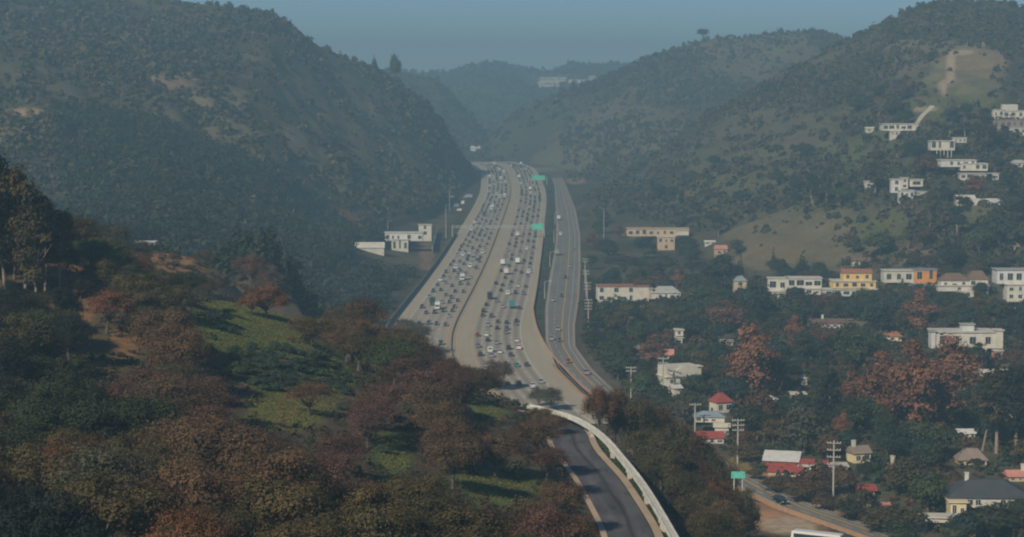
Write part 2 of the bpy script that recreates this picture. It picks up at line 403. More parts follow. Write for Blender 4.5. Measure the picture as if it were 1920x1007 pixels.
# ------------------------------------------------------------------ terrain sheet
# ground patches seen in the photo: pixel centre and radii, distance range, colour, strength
SOIL = (0.235, 0.125, 0.062); GRASS = (0.085, 0.105, 0.030); DRY = (0.185, 0.155, 0.088)
PATCH = [
    (480, 610, 120, 62, 300, 460, (0.105, 0.140, 0.038), 1), (600, 690, 70, 60, 280, 400, (0.075, 0.095, 0.035), .9), (540, 770, 90, 45, 250, 340, (0.140, 0.140, 0.045), 1), (470, 660, 60, 60, 280, 420, (0.08, 0.10, 0.032), .9),
    (735, 850, 45, 45, 230, 340, (0.09, 0.11, 0.04), 1), (930, 915, 100, 40, 230, 330, (0.105, 0.125, 0.045), 1), (915, 765, 45, 35, 300, 400, (0.10, 0.12, 0.05), 1),
    (200, 665, 70, 45, 250, 400, (0.12, 0.10, 0.05), .9), (120, 520, 70, 40, 330, 420, SOIL, 1), (235, 640, 30, 30, 270, 400, SOIL, .8), (160, 590, 20, 40, 300, 400, SOIL, .6), (540, 770, 20, 25, 260, 340, SOIL, .5),
    (340, 490, 75, 34, 440, 560, SOIL, 1), (415, 525, 30, 30, 440, 580, (0.13, 0.10, 0.055), .9), (515, 481, 32, 9, 560, 700, SOIL, .9), (500, 522, 60, 30, 440, 600, (0.17, 0.10, 0.055), .85), (590, 520, 50, 40, 560, 700, (0.10, 0.095, 0.048), .9),
    (590, 408, 24, 20, 900, 1500, (0.30, 0.29, 0.27), 1), (650, 410, 22, 22, 900, 1600, SOIL, 1), (675, 440, 16, 25, 900, 1600, SOIL, .7),
    (330, 150, 50, 20, 1200, 1900, (0.27, 0.18, 0.11), .9), (45, 212, 60, 9, 900, 1900, (0.28, 0.19, 0.10), 1), (400, 185, 70, 30, 1200, 1900, DRY, .7), (265, 258, 55, 14, 900, 1700, SOIL, .8), (152, 289, 20, 5, 900, 1600, (0.34, 0.16, 0.08), 1),
    (205, 314, 30, 6, 900, 1600, (0.34, 0.17, 0.09), 1), (280, 308, 22, 8, 900, 1600, (0.34, 0.18, 0.09), 1), (340, 370, 45, 22, 900, 1500, (0.20, 0.15, 0.08), .8), (376, 384, 10, 9, 900, 1500, (0.34, 0.18, 0.09), 1), (560, 290, 60, 70, 1200, 1900, DRY, .6), (440, 240, 60, 30, 1200, 1900, DRY, .6), (680, 250, 35, 70, 1400, 2100, DRY, .6), (740, 300, 40, 40, 1400, 2100, DRY, .5), (330, 215, 50, 18, 1100, 1800, DRY, .6), (120, 120, 50, 25, 1300, 1900, DRY, .5), (230, 60, 60, 20, 1400, 1900, DRY, .5), (560, 60, 40, 20, 1500, 2000, DRY, .5), (480, 400, 60, 18, 950, 1400, DRY, .6), (640, 350, 40, 25, 1200, 1700, DRY, .6), (620, 180, 60, 50, 1300, 2000, DRY, .4), (550, 170, 40, 30, 1300, 2000, DRY, .5),
    (1520, 445, 170, 60, 950, 1400, (0.175, 0.145, 0.080), 1), (1450, 480, 90, 30, 950, 1400, (0.19, 0.15, 0.08), 1), (1650, 420, 60, 40, 950, 1400, (0.12, 0.13, 0.05), .9), (1720, 480, 50, 25, 950, 1400, (0.21, 0.155, 0.10), 1),
    (1800, 150, 75, 55, 1300, 1900, (0.19, 0.165, 0.090), 1), (1780, 195, 90, 40, 1200, 1900, (0.12, 0.125, 0.050), .9), (1830, 110, 60, 25, 1400, 1900, (0.24, 0.18, 0.10), 1), (1782, 128, 9, 34, 1300, 1900, (0.42, 0.33, 0.21), 1), (1800, 98, 26, 6, 1300, 1900, (0.40, 0.31, 0.20), 1), (1768, 168, 8, 16, 1300, 1900, (0.40, 0.31, 0.20), 1), (1735, 205, 26, 5, 1300, 1900, (0.38, 0.30, 0.19), .9), (1830, 84, 20, 5, 1300, 1900, (0.40, 0.31, 0.2), .9), (1740, 85, 90, 14, 1400, 1900, DRY, .8), (1690, 120, 40, 30, 1400, 1900, (0.20, 0.14, 0.09), .6),
    (1590, 285, 70, 22, 1100, 1500, (0.115, 0.13, 0.05), .9), (1650, 265, 60, 25, 1100, 1600, (0.10, 0.115, 0.045), .8), (1840, 400, 50, 14, 950, 1300, (0.27, 0.19, 0.10), 1), (1860, 440, 70, 60, 950, 1300, (0.10, 0.12, 0.045), .8), (1700, 240, 40, 14, 1200, 1700, (0.12, 0.13, 0.05), .7),
    (1400, 80, 150, 30, 2200, 2700, DRY, .7), (1450, 120, 130, 40, 2000, 2700, (0.15, 0.125, 0.08), .6), (1180, 250, 120, 60, 1900, 2700, DRY, .55), (960, 265, 55, 40, 2300, 2800, (0.10, 0.085, 0.055), .6), (1060, 300, 60, 30, 1900, 2600, DRY, .7), (1450, 250, 120, 60, 1300, 1900, DRY, .4), (1400, 320, 120, 50, 1200, 1900, (0.13, 0.12, 0.055), .6),
    (1005, 318, 40, 5, 2200, 2600, (0.24, 0.20, 0.14), .9), (1080, 340, 20, 6, 1700, 2300, (0.30, 0.19, 0.10), 1), (1040, 150, 70, 12, 3600, 4600, (0.22, 0.20, 0.16), .6),
    (1470, 965, 130, 40, 440, 520, (0.33, 0.185, 0.10), 1), (1480, 985, 60, 20, 440, 505, (0.36, 0.30, 0.21), .8), (1560, 945, 90, 22, 470, 560, (0.30, 0.22, 0.15), .9), (1440, 905, 50, 14, 500, 580, (0.30, 0.24, 0.17), .9), (1450, 885, 30, 12, 520, 600, (0.34, 0.22, 0.12), .9),
    (1420, 865, 50, 22, 540, 620, (0.16, 0.125, 0.045), 1), (1270, 760, 40, 22, 600, 760, (0.17, 0.11, 0.045), .9), (1180, 590, 60, 18, 850, 1000, (0.17, 0.13, 0.04), .8), (1290, 570, 40, 14, 900, 1050, (0.10, 0.125, 0.045), .9), (1350, 720, 40, 14, 640, 800, (0.2, 0.17, 0.15), .8),
    (1130, 700, 40, 50, 640, 900, (0.10, 0.09, 0.07), .8), (800, 480, 14, 30, 1150, 1400, (0.26, 0.17, 0.11), .9),
]
def ground_colour(x, y, z):
    u, v = proj(x, y, z)
    n1 = fbm(x / 9, y / 9, 61, 4); n2 = fbm(x / 60, y / 60, 62, 4); n3 = fbm(x / 26, y / 26, 63, 3)
    far = sstep(600, 1000, y)[..., None]
    near_c = np.array((0.070, 0.055, 0.036)) * (0.7 + 0.8 * n1[..., None])
    hill_c = np.array((0.055, 0.052, 0.031)) * (0.55 + 0.9 * n2[..., None]) + np.array((0.04, 0.025, 0.012)) * sstep(0.52, 0.75, n3)[..., None]
    val_c = np.array((0.085, 0.080, 0.045)) * (0.6 + 0.8 * n1[..., None])
    c = near_c * (1 - far) + hill_c * far
    valley = (sstep(4, 14, x - xbr(y)) * (1 - sstep(6, 22, z)) * (1 - sstep(1000, 1300, y)))[..., None]
    c = c * (1 - valley) + val_c * valley
    # damp green-grey slope strip between freeway and boulevard
    strip = ((x > xcl(np.clip(y, 480, 2850)) + WALL_S(y)) & (x < xbl(y) + 1) & (y > 560))[..., None]
    c = np.where(strip, np.array((0.050, 0.056, 0.036)) * (0.7 + 0.6 * n1[..., None]), c)
    pd = path_dist(x, y, ROAD); gd = path_dist(x, y, GUIDE)
    verge = ((pd < 9) & (gd < 7) & (gd < pd + 3))[..., None]
    c = np.where(verge, np.array((0.046, 0.070, 0.028)) * (0.7 + 0.6 * n1[..., None]), c)
    for uc, vc, ru, rv, y0, y1, col, st in PATCH:
        d = ((u - uc) / ru) ** 2 + ((v - vc) / rv) ** 2
        sel = (d < 4) & (y > y0) & (y < y1)
        if not sel.any(): continue
        if y0 >= 880: col = tuple(q * .78 for q in col)
        m = (1 - sstep(0.55, 1.25, d + (n1 - 0.5) * 1.6 + (n3 - 0.5) * 1.2)) * sel * st
        c = c * (1 - m[..., None]) + np.array(col) * (0.72 + 0.56 * n1[..., None]) * m[..., None]
    return c
# ---- terrain sheet: rows by distance, columns by bearing
def build_terrain():
    ys = np.concatenate([np.linspace(15, 140, 14), np.linspace(145, 700, 210), np.linspace(703, 1500, 210), np.linspace(1506, 3200, 230), np.linspace(3215, 5600, 90)])
    nb = 440
    t = np.linspace(-1, 1, nb)
    a = 0.30 * t + 0.17 * t ** 5
    Y, A = np.meshgrid(ys, a, indexing='ij')
    X = A * (Y + 60 * (Y < 60))
    X = A * np.maximum(Y, 90)
    Z = height(X, Y)
    col = ground_colour(X, Y, Z)
    nr = len(ys)
    i = np.arange(nr * nb).reshape(nr, nb)
    q = np.stack([i[:-1, :-1], i[:-1, 1:], i[1:, 1:], i[1:, :-1]], -1).reshape(-1, 4)
    me = np_mesh('terrain', np.stack([X, Y, Z], -1).reshape(-1, 3), quads=q, attrs={'col': col.reshape(-1, 3)}, smooth=True)
    o = link('terrain', me, [M_ground])
    tag(o, 'brushy canyon slopes and valley floor on both sides of the freeway', 'terrain', kind='structure')
build_terrain()

# ---- freeway: one paved sheet with the lanes' oil stains, painted lines 1.5 cm above it
NB0, LW = 0.0, 4.0                                              # northbound lanes: 0..20
SB0, SW = -11.0, 3.85                                           # southbound lanes: -11..-30.25
YS_F = np.concatenate([np.arange(560, 1200, 4.0), np.arange(1200, 2000, 7.0), np.arange(2000, 2465, 10.0)])
def fw(Y, s, z=0.0):
    """place on the freeway: distance, offset from the yellow line"""
    Y = np.asarray(Y, float)
    x = xcl(Y); d = (xcl(Y + 2) - xcl(Y - 2)) / 4
    k = 1 / np.sqrt(1 + d * d)
    return x + s * k, Y - s * d * k, zf(Y) + z
def strip(name, Ys, s0, s1, z, mats, lab, cat, kind='structure', n=1, colf=None, thick=0.0):
    Ys = np.asarray(Ys, float)
    s0 = s0(Ys) if callable(s0) else np.full(len(Ys), s0); s1 = s1(Ys) if callable(s1) else np.full(len(Ys), s1)
    T = np.linspace(0, 1, n + 1)
    S = s0[:, None] + (s1 - s0)[:, None] * T[None]
    x, y, zz = fw(Ys[:, None] + 0 * S, S, z)
    co = np.stack([x, y, zz + 0 * x], -1)
    i = np.arange(co.shape[0] * co.shape[1]).reshape(co.shape[:2])
    q = np.stack([i[:-1, :-1], i[:-1, 1:], i[1:, 1:], i[1:, :-1]], -1).reshape(-1, 4)
    at_ = {'col': colf(Ys[:, None] + 0 * S, S).reshape(-1, 3)} if colf else None
    o = link(name, np_mesh(name, co.reshape(-1, 3), quads=q, attrs=at_), mats)
    return tag(o, lab, cat, kind=kind)
def pave_col(Y, S):
    base = np.array((0.40, 0.345, 0.25)); n = fbm(S / 1.3, Y / 30, 71, 4); n2 = fbm(S / 6, Y / 90, 72, 3)
    c = np.ones(S.shape) * 0.9
    nb = (S > NB0) & (S < NB0 + 5 * LW); sb = (S < SB0) & (S > SB0 - 5 * SW)
    f = np.where(nb, (S - NB0) / LW % 1, np.where(sb, (SB0 - S) / SW % 1, 0.0)); k = np.where(nb, np.floor((S - NB0) / LW), np.floor((SB0 - S) / SW))
    lane = np.exp(-((f - 0.5) / 0.26) ** 2)
    dk = np.where(nb, 0.27 + 0.08 * np.abs(np.sin(k * 2.3 + 1)), np.where(sb, 0.13 + 0.04 * np.sin(k * 1.7), 0))
    c = c * (1 - dk * lane * (0.75 + 0.5 * n))
    c = np.where(nb | sb, c * 0.95, c)
    c = np.where((S < -6.6) & (S > SB0), c * 0.88, c)
    c = c * (0.86 + 0.20 * n + 0.10 * n2)
    joint = (np.abs((Y / 4.6) % 1 - 0.5) < 0.0)
    col = base[None, None] * c[..., None]
    cool = (np.where(nb | sb, 0.30, 0.05) * 1.0)[..., None]
    grey = col.mean(-1, keepdims=True) * np.array((1.03, 1.0, 0.93))
    return col * (1 - cool) + grey * cool
strip('freeway', YS_F, LEFT_S, WALL_S, 0.0, [M_pave], 'wide concrete freeway full of traffic running up the canyon', 'freeway', n=150, colf=pave_col)
def dashes():
    co = []; q = []
    def quad(Ya, Yb, s, w):
        k = len(co)
        for Y, ss in ((Ya, s - w), (Ya, s + w), (Yb, s + w), (Yb, s - w)):
            x, y, z = fw(Y, ss, 0.02); co.append((float(x), float(y), float(z)))
        q.append((k, k + 1, k + 2, k + 3))
    for i in range(1, 5):
        for base, w in ((NB0 + LW * i, 1), (SB0 - SW * i, -1)):
            for Y in np.arange(570, 2450, 14.6): quad(Y, Y + 4.6, base, 0.09)
    for s in (NB0 + 5 * LW, SB0 - 5 * SW):
        for Y in np.arange(562, 2450, 10): quad(Y, Y + 10, s, 0.10)
    return np_mesh('lane_markings', np.array(co), quads=np.array(q))
tag(link('lane_markings', dashes(), [M_line]), 'worn white dashed and solid lane lines on the freeway', 'lane markings', kind='structure')
def ylines():
    co = []; q = []
    for s in (-0.25, SB0 + 0.3, -6.6):
        for Y in np.arange(562, 2450, 10):
            k = len(co)
            for YY, ss in ((Y, s - .13), (Y, s + .13), (Y + 10, s + .13), (Y + 10, s - .13)):
                x, y, z = fw(YY, ss, 0.02); co.append((float(x), float(y), float(z)))
            q.append((k, k + 1, k + 2, k + 3))
    return np_mesh('yellow_lane_lines', np.array(co), quads=np.array(q))
tag(link('yellow_lane_lines', ylines(), [M_yellow]), 'solid yellow edge lines along the freeway median', 'lane markings', kind='structure')

# ---- walls that follow the freeway or the boulevard
def wall_run(name, fpt, Ys, h, th, mats, lab, cat, base=-0.5):
    """fpt(Y) -> x, y, z of the wall foot"""
    P = np.array([[float(c) for c in fpt(Y)] for Y in Ys]); n = len(P)
    T = np.gradient(P[:, :2], axis=0); T /= np.linalg.norm(T, axis=1)[:, None]; N_ = np.c_[-T[:, 1], T[:, 0]] * th / 2
    hh = np.array([h(Y) if callable(h) else h for Y in Ys])
    prof = []
    for sgn, zz in ((1, np.full(n, base)), (1, hh), (-1, hh), (-1, np.full(n, base))):
        prof.append(np.c_[P[:, :2] + sgn * N_, P[:, 2] + zz])
    co = np.stack(prof, 1).reshape(-1, 3); i = np.arange(n * 4).reshape(n, 4); q = []
    for k in range(4):
        q.append(np.stack([i[:-1, k], i[:-1, (k + 1) % 4], i[1:, (k + 1) % 4], i[1:, k]], -1))
    q = np.concatenate(q + [i[:1], i[-1:, ::-1]])
    return tag(link(name, np_mesh(name, co, quads=q), mats), lab, cat)
M_brownwall = mat('brown_median_wall', (0.30, 0.235, 0.17), noise=0.15, scale=0.5)
M_pinkwall = mat('terracotta_wall', (0.42, 0.26, 0.18), noise=0.12, scale=0.4)
M_soundwall = mat('grey_block_wall', (0.17, 0.17, 0.165), noise=0.15, scale=0.7)
wall_run('median_barrier', lambda Y: fw(Y, -8.9), np.arange(560, 2450, 12.0), 0.62, 0.5, [M_brownwall], 'low brown concrete barrier along the freeway median', 'barrier')
wall_run('retaining_wall', lambda Y: fw(Y, float(WALL_S(Y)) + .15), np.arange(600, 1500, 8.0), 0.95, 0.35, [M_pinkwall], 'terracotta parapet along the wide paved shoulder beside the boulevard slope', 'wall', base=-1.2)
wall_run('sound_wall', lambda Y: fw(Y, LEFT_S - .3), np.arange(860, 1420, 8.0), lambda Y: 2.2, 0.3, [M_soundwall], 'dark grey sound wall along the southbound edge of the freeway', 'wall')
wall_run('concrete_ramp_wall', lambda Y: fw(Y, LEFT_S - 8.0 - 6 * (Y - 1270) / 160), np.arange(1270, 1430, 8.0), lambda Y: 4.0, 0.4, [mat('blue_grey_wall', (0.27, 0.29, 0.30))], 'tall plain grey ramp wall beside the white yard buildings', 'wall')

# ---- boulevard
def blvd():
    Ys = np.concatenate([np.arange(450, 700, 5.0), np.arange(700, 2150, 9.0)]); T = np.linspace(0, 1, 31)
    X = xbl(Ys)[:, None] + (xbr(Ys) - xbl(Ys))[:, None] * T; Yg = Ys[:, None] + 0 * X; Z = zf(Yg) + 0.0
    n = fbm(X / 2, Yg / 25, 81, 4)
    c = np.where((T > 0.04) & (T < 0.93), 1.0, 1.25)[None] * (0.8 + 0.4 * n)
    col = np.array((0.175, 0.165, 0.145))[None, None] * c[..., None]
    kerb = ((T <= 0.04) | (T >= 0.93))[None, :, None]
    col = np.where(kerb, np.array((0.30, 0.24, 0.19)) * (0.8 + 0.4 * n[..., None]), col)
    i = np.arange(X.size).reshape(X.shape); q = np.stack([i[:-1, :-1], i[:-1, 1:], i[1:, 1:], i[1:, :-1]], -1).reshape(-1, 4)
    tag(link('boulevard', np_mesh('boulevard', np.stack([X, Yg, Z], -1).reshape(-1, 3), quads=q, attrs={'col': col.reshape(-1, 3)}), [M_pave]), 'grey asphalt boulevard running beside the freeway past the houses', 'road', kind='structure')
    co = []; qq = []; cw = []; qw = []
    for Y in np.concatenate([np.arange(452, 700, 4.0), np.arange(700, 2100, 8.0)]):
        d = 4.0 if Y < 700 else 8.0
        for f in (0.55, 0.575):
            k = len(co)
            for YY, o in ((Y, -.09), (Y, .09), (Y + d, .09), (Y + d, -.09)):
                co.append((float(xbl(YY) + (xbr(YY) - xbl(YY)) * f) + o, YY, float(zf(YY)) + .02))
            qq.append((k, k + 1, k + 2, k + 3))
        for f in (0.07, 0.30, 0.78):
            if f == 0.30 and int(Y / d) % 2: continue
            k = len(cw)
            for YY, o in ((Y, -.07), (Y, .07), (Y + d, .07), (Y + d, -.07)):
                cw.append((float(xbl(YY) + (xbr(YY) - xbl(YY)) * f) + o, YY, float(zf(YY)) + .02))
            qw.append((k, k + 1, k + 2, k + 3))
    tag(link('boulevard_centre_line', np_mesh('boulevard_centre_line', np.array(co), quads=np.array(qq)), [M_yellow]), 'double yellow line down the middle of the boulevard', 'lane markings', kind='structure')
    tag(link('boulevard_lane_lines', np_mesh('boulevard_lane_lines', np.array(cw), quads=np.array(qw)), [M_line]), 'thin white lane lines on the grey boulevard', 'lane markings', kind='structure')
blvd()
wall_run('boulevard_wall', lambda Y: (xbl(Y) - 1.4, Y, zf(Y)), np.concatenate([np.arange(455, 640, 4.0), np.arange(640, 760, 6.0)]), 0.8, 0.3, [mat('ochre_wall', (0.34, 0.22, 0.14))], 'ochre kerb wall between the boulevard and the soil bank', 'wall', base=-0.6)

# ---- tram road, verge and guideway on the near hill
def ribbon(path, off0, off1, n=8):
    T = np.gradient(path, axis=0); T /= np.linalg.norm(T, axis=1)[:, None]; Nn = np.c_[T[:, 1], -T[:, 0]]
    o = np.linspace(off0, off1, n + 1)
    return path[:, None, :] + Nn[:, None, :] * o[None, :, None], o
def flat(name, path, o0, o1, z, colf, lab, cat, n=12):
    P, o = ribbon(path, o0, o1, n)
    i = np.arange(P.shape[0] * P.shape[1]).reshape(P.shape[:2]); q = np.stack([i[:-1, :-1], i[1:, :-1], i[1:, 1:], i[:-1, 1:]], -1).reshape(-1, 4)
    co = np.dstack([P, np.full(P.shape[:2], z)]).reshape(-1, 3)
    col = colf(P[..., 0], P[..., 1], o[None, :] + 0 * P[..., 0])
    # skirts keep the edge from looking like paper
    return tag(link(name, np_mesh(name, co, quads=q, attrs={'col': col.reshape(-1, 3)}), [M_pave]), lab, cat, kind='structure')
def road_col(x, y, o):
    n = fbm(x / 1.5, y / 5, 91, 4); n2 = fbm(x / 5, y / 9, 92, 3)
    c = np.array((0.066, 0.064, 0.068))[None, None] * (0.75 + 0.5 * n[..., None])
    seam = np.exp(-((o - 0.5 - 0.9 * (n2 - .5)) / 0.35) ** 2)[..., None]
    c = c * (1 - 0.5 * seam)
    pt = sstep(.56, .60, vnoise(x / 3.5 + 3, y / 11, 95))[..., None]; ck = np.exp(-((np.abs(fbm(x / 4, y / 6, 96, 3) - .5)) / .012) ** 2)[..., None]
    c = c * (1 + .28 * pt) * (1 - .45 * ck)
    wear = np.exp(-((np.abs(o) - 1.5) / .5) ** 2)[..., None]
    return c * (1 + .18 * wear)
flat('tram_road', ROAD, -3.1, 3.1, ROADZ + 0.02, road_col, 'narrow dark asphalt road with a darker seam running beside the white guideway', 'road', n=60)
kerbc = lambda x, y, o: np.array((0.36, 0.28, 0.20))[None, None] * (0.75 + 0.5 * fbm(x / 3, y / 3, 93, 3)[..., None])
flat('road_kerb', ROAD, 3.15, 4.3, ROADZ + 0.14, kerbc, 'pale sandy kerb strip between the dark asphalt and the green verge', 'kerb', n=2)
flat('road_shoulder', ROAD, -4.0, -3.15, ROADZ + 0.12, kerbc, 'thin pale kerb under the trees along the dark asphalt', 'kerb', n=2)

def guideway():
    root = empty('tram_guideway', (GUIDE[40][0], GUIDE[40][1], 44))
    tag(root, 'white elevated concrete tram guideway curving around the wooded hill', 'guideway')
    inv = np.array([GUIDE[40][0], GUIDE[40][1], 44.0])
    def sect(name, prof, m, path):
        """prof: (offset, z) outline swept along the path"""
        T = np.gradient(path, axis=0); T /= np.linalg.norm(T, axis=1)[:, None]; Nn = np.c_[T[:, 1], -T[:, 0]]
        co = np.stack([np.c_[path + Nn * o, np.full(len(path), z)] for o, z in prof], 1) - inv
        n = len(prof); i = np.arange(co.shape[0] * n).reshape(-1, n)
        q = np.concatenate([np.stack([i[:-1, k], i[:-1, (k + 1) % n], i[1:, (k + 1) % n], i[1:, k]], -1) for k in range(n)])
        return link(name, np_mesh(name, co.reshape(-1, 3), quads=q), [m], root)
    G = GUIDE
    sect('deck', [(-0.33, 45.25), (-0.41, 45.55), (0.41, 45.55), (0.33, 45.25)], M_lightconc, G)
    sect('parapet', [(-0.54, 45.3), (-0.54, 45.85), (-0.42, 45.85), (-0.42, 45.3)], M_guide, G)
    sect('parapet', [(0.42, 45.3), (0.42, 45.85), (0.54, 45.85), (0.54, 45.3)], M_guide, G)
    sect('rail', [(-0.12, 45.56), (-0.12, 45.72), (0.12, 45.72), (0.12, 45.56)], M_lightconc, G)
    for k in range(6, len(G) - 3, 9):
        b = MB(); x, y = G[k] - inv[:2]
        g = float(height(np.array([G[k][0]]), np.array([G[k][1]]))[0]) - 44
        b.box(x - .35, x + .35, y - .3, y + .3, g - 1, 1.0); b.box(x - .55, x + .55, y - .35, y + .35, .9, 1.24)
        b.build('pier', M_conc, root)
guideway()

# ---- the air of the canyon
def haze():
    b = MB(); b.box(-2900, 2900, -60, 5700, -16, 226)
    m = bpy.data.materials.new('haze'); m.use_nodes = True; N = m.node_tree.nodes; N.remove(N['Principled BSDF'])
    v = N.new('ShaderNodeVolumePrincipled'); v.inputs['Color'].default_value = (0.31, 0.545, 0.695, 1); v.inputs['Density'].default_value = 3.7e-4; v.inputs['Anisotropy'].default_value = 0.0
    m.node_tree.links.new(v.outputs[0], N['Material Output'].inputs['Volume'])
    tag(b.build('haze', m), 'thin blue haze filling the canyon', 'haze', kind='stuff')
haze()
# ------------------------------------------------------------------ buildings
wrand = random.Random(77)
PROTECT = []          # (u0, v0, u1, v1, distance): what trees in front must not hide
LANDMARKS = []        # (phrase, u, v) for telling look-alikes apart
_unit = {}
def window_mesh(w, h):
    key = ('win', round(w, 1), round(h, 1))
    if key not in _unit:
        w, h = key[1], key[2]; b = MB(); t = 0.09
        b.box(-w / 2, w / 2, -0.05, 0.0, 0, h, 1)
        for x0, x1, z0, z1 in ((-w / 2 - t, -w / 2, -t, h + t), (w / 2, w / 2 + t, -t, h + t), (-w / 2, w / 2, -t, 0), (-w / 2, w / 2, h, h + t), (-.03, .03, 0, h)):
            b.box(x0, x1, -0.09, 0.0, z0, z1, 0)
        _unit[key] = b.mesh('window', [M_white, M_glass])
    return _unit[key]
def colmat(name, c): return mat('paint_' + name, c, noise=0.2, scale=0.35)
PAL = {'white': (0.51, 0.49, 0.42), 'cream': (0.62, 0.54, 0.34), 'tan': (0.46, 0.35, 0.24), 'orange': (0.55, 0.24, 0.06), 'yellow': (0.62, 0.43, 0.16), 'grey': (0.33, 0.33, 0.32), 'dark': (0.055, 0.06, 0.068), 'brown': (0.16, 0.10, 0.075),
       'taupe': (0.22, 0.18, 0.155), 'red': (0.27, 0.06, 0.05), 'pink': (0.50, 0.22, 0.18), 'terracotta': (0.30, 0.13, 0.075), 'bluegrey': (0.20, 0.25, 0.28), 'palegrey': (0.52, 0.52, 0.50), 'teal': (0.03, 0.16, 0.17)}
def house(label, short, blocks, rz=0.0, cat='house', name='house', at_base=None, group=None):
    """blocks: walls measured on the photo (u0, v_top, u1, v_base) with wall colour, roof, windows"""
    us = [b['r'][0] for b in blocks] + [b['r'][2] for b in blocks]; vb = max(b['r'][3] for b in blocks); vt = min(b['r'][1] for b in blocks)
    uc = (min(us) + max(us)) / 2
    p = hit(uc, at_base or vb)
    if p is None: p = at(uc, vb, 4000)
    x0, Y, z0 = p
    k = math.hypot(Y, HC - z0) / F * 1.0
    z0 = at(uc, vb, Y)[2]
    root = empty(name, (x0, Y, z0), rz)
    tag(root, label, cat, group)
    PROTECT.append((min(us), vt, max(us), vb - 1, Y)); LANDMARKS.append((short, uc, (vt + vb) / 2))
    for bi, b in enumerate(blocks):
        u0, v0, u1, v1 = b['r']
        X0, X1, Z0, Z1 = (u0 - uc) * k, (u1 - uc) * k, (vb - v1) * k, (vb - v0) * k
        d = b.get('depth', max(5.0, min(12.0, (X1 - X0) * 0.6))); y0 = -b.get('dy', 0.0) + 0.004 * bi; y1 = y0 + d
        foot = -4.0 if v1 >= vb - 2.0 else Z0
        rf = b.get('roof', ('flat', 'palegrey'))
        rh = 0.0
        if rf and rf[0] in ('gable', 'hip'): rh = rf[2] * k if len(rf) > 2 else (Z1 - Z0) * 0.4
        zt = Z1 - rh - (0.3 if rf and rf[0] == 'flat' else 0.0)
        wc = PAL[b.get('col', 'white')]
        m = MB()
        if b.get('stilts'):
            n = b['stilts']
            for i in range(n):
                xx = X0 + (X1 - X0) * (i + .5) / n
                s_ = MB(); s_.box(xx - .22, xx + .22, y0 + .3, y0 + .74, foot, zt); s_.build('pillar', colmat(b.get('col', 'white'), wc), root)
        else:
            m.box(X0, X1, y0, y1, foot, zt)
            if rf and rf[0] == 'gable' and not rf[-1] == 'side':
                pass
            m.build('wall', colmat(b.get('col', 'white'), wc), root)
        roof = None
        if rf:
            rc = colmat(rf[1], PAL[rf[1]]); r = MB(); o = 0.5
            if rf[0] == 'flat': r.box(X0 - o, X1 + o, y0 - o, y1 + o, zt, zt + 0.3)
            elif rf[0] == 'gable': r.add([(X0 - o, y0 - o, zt), (X1 + o, y0 - o, zt), (X1 + o, y1 + o, zt), (X0 - o, y1 + o, zt), (X0 - o, (y0 + y1) / 2, zt + rh), (X1 + o, (y0 + y1) / 2, zt + rh)],
                                         [(0, 1, 5, 4), (2, 3, 4, 5), (1, 2, 5), (3, 0, 4), (3, 2, 1, 0)])
            elif rf[0] == 'front': # gable end towards the viewer
                rh = rf[2] * k
                r.add([(X0 - o, y0 - o, zt - rh), (X1 + o, y0 - o, zt - rh), (X1 + o, y1 + o, zt - rh), (X0 - o, y1 + o, zt - rh), ((X0 + X1) / 2, y0 - o, zt), ((X0 + X1) / 2, y1 + o, zt)],
                      [(0, 1, 4), (2, 3, 5), (1, 2, 5, 4), (3, 0, 4, 5), (3, 2, 1, 0)])
            else:
                i_ = min((X1 - X0), (y1 - y0)) * 0.42
                r.frustum((X0 - o, X1 + o, y0 - o, y1 + o, zt), (X0 + i_, X1 - i_, y0 + i_, y1 - i_, zt + rh))
            roof = r.build('roof', rc, root)
            if b.get('chimney'):
                cx = X0 + (X1 - X0) * b['chimney']; c = MB(); c.box(cx - .45, cx + .45, (y0 + y1) / 2 - .45, (y0 + y1) / 2 + .45, zt - .2, zt + rh + 1.4); c.box(cx - .55, cx + .55, (y0 + y1) / 2 - .55, (y0 + y1) / 2 + .55, zt + rh + 1.4, zt + rh + 1.6)
                c.build('chimney', colmat(b.get('chimcol', 'white'), PAL[b.get('chimcol', 'white')]), roof)
        wn_ = b.get('win')
        if wn_ and not b.get('stilts'):
            nc, nr = wn_; wtop = zt - (rf[2] * k if rf and rf[0] == 'front' else 0)
            for r_ in range(nr):
                hh = (wtop - Z0) / nr; 
                for c_ in range(nc):
                    ww = (X1 - X0) / nc
                    if b.get('skip') and (r_, c_) in b['skip']: continue
                    wj = wrand.choice((.62, .85, 1.0, 1.0, 1.2)); w_, h_ = min(ww * .85, ww * b.get('wf', 0.5) * wj), hh * b.get('hf', 0.5) * wrand.choice((.8, 1, 1, 1.15))
                    if nc * nr > 3 and wrand.random() < .16: continue
                    o = link('window', window_mesh(w_, h_), (), root)
                    o.location = (X0 + ww * (c_ + .5), y0 - 0.002, Z0 + hh * r_ + hh * 0.28)
            # side windows towards the sun
            if d > 6 and b.get('sidewin', True):
                for r_ in range(nr):
                    hh = (wtop - Z0) / nr
                    o = link('window', window_mesh(1.2, hh * 0.45), (), root); o.location = (X0 - 0.002, y0 + d * .5, Z0 + hh * r_ + hh * .3); o.rotation_euler = (0, 0, -math.pi / 2)
        if b.get('door') is not None:
            dx = X0 + (X1 - X0) * b['door']; dd = MB(); dd.box(dx - .55, dx + .55, y0 - .07, y0 - .002, Z0, Z0 + 2.1)
            do = dd.build('door', colmat(b.get('doorcol', 'brown'), PAL[b.get('doorcol', 'brown')]), root)
            hd = MB(); hd.box(dx + .35, dx + .43, y0 - .13, y0 - .07, Z0 + .95, Z0 + 1.1); hd.build('handle', M_steel, do)
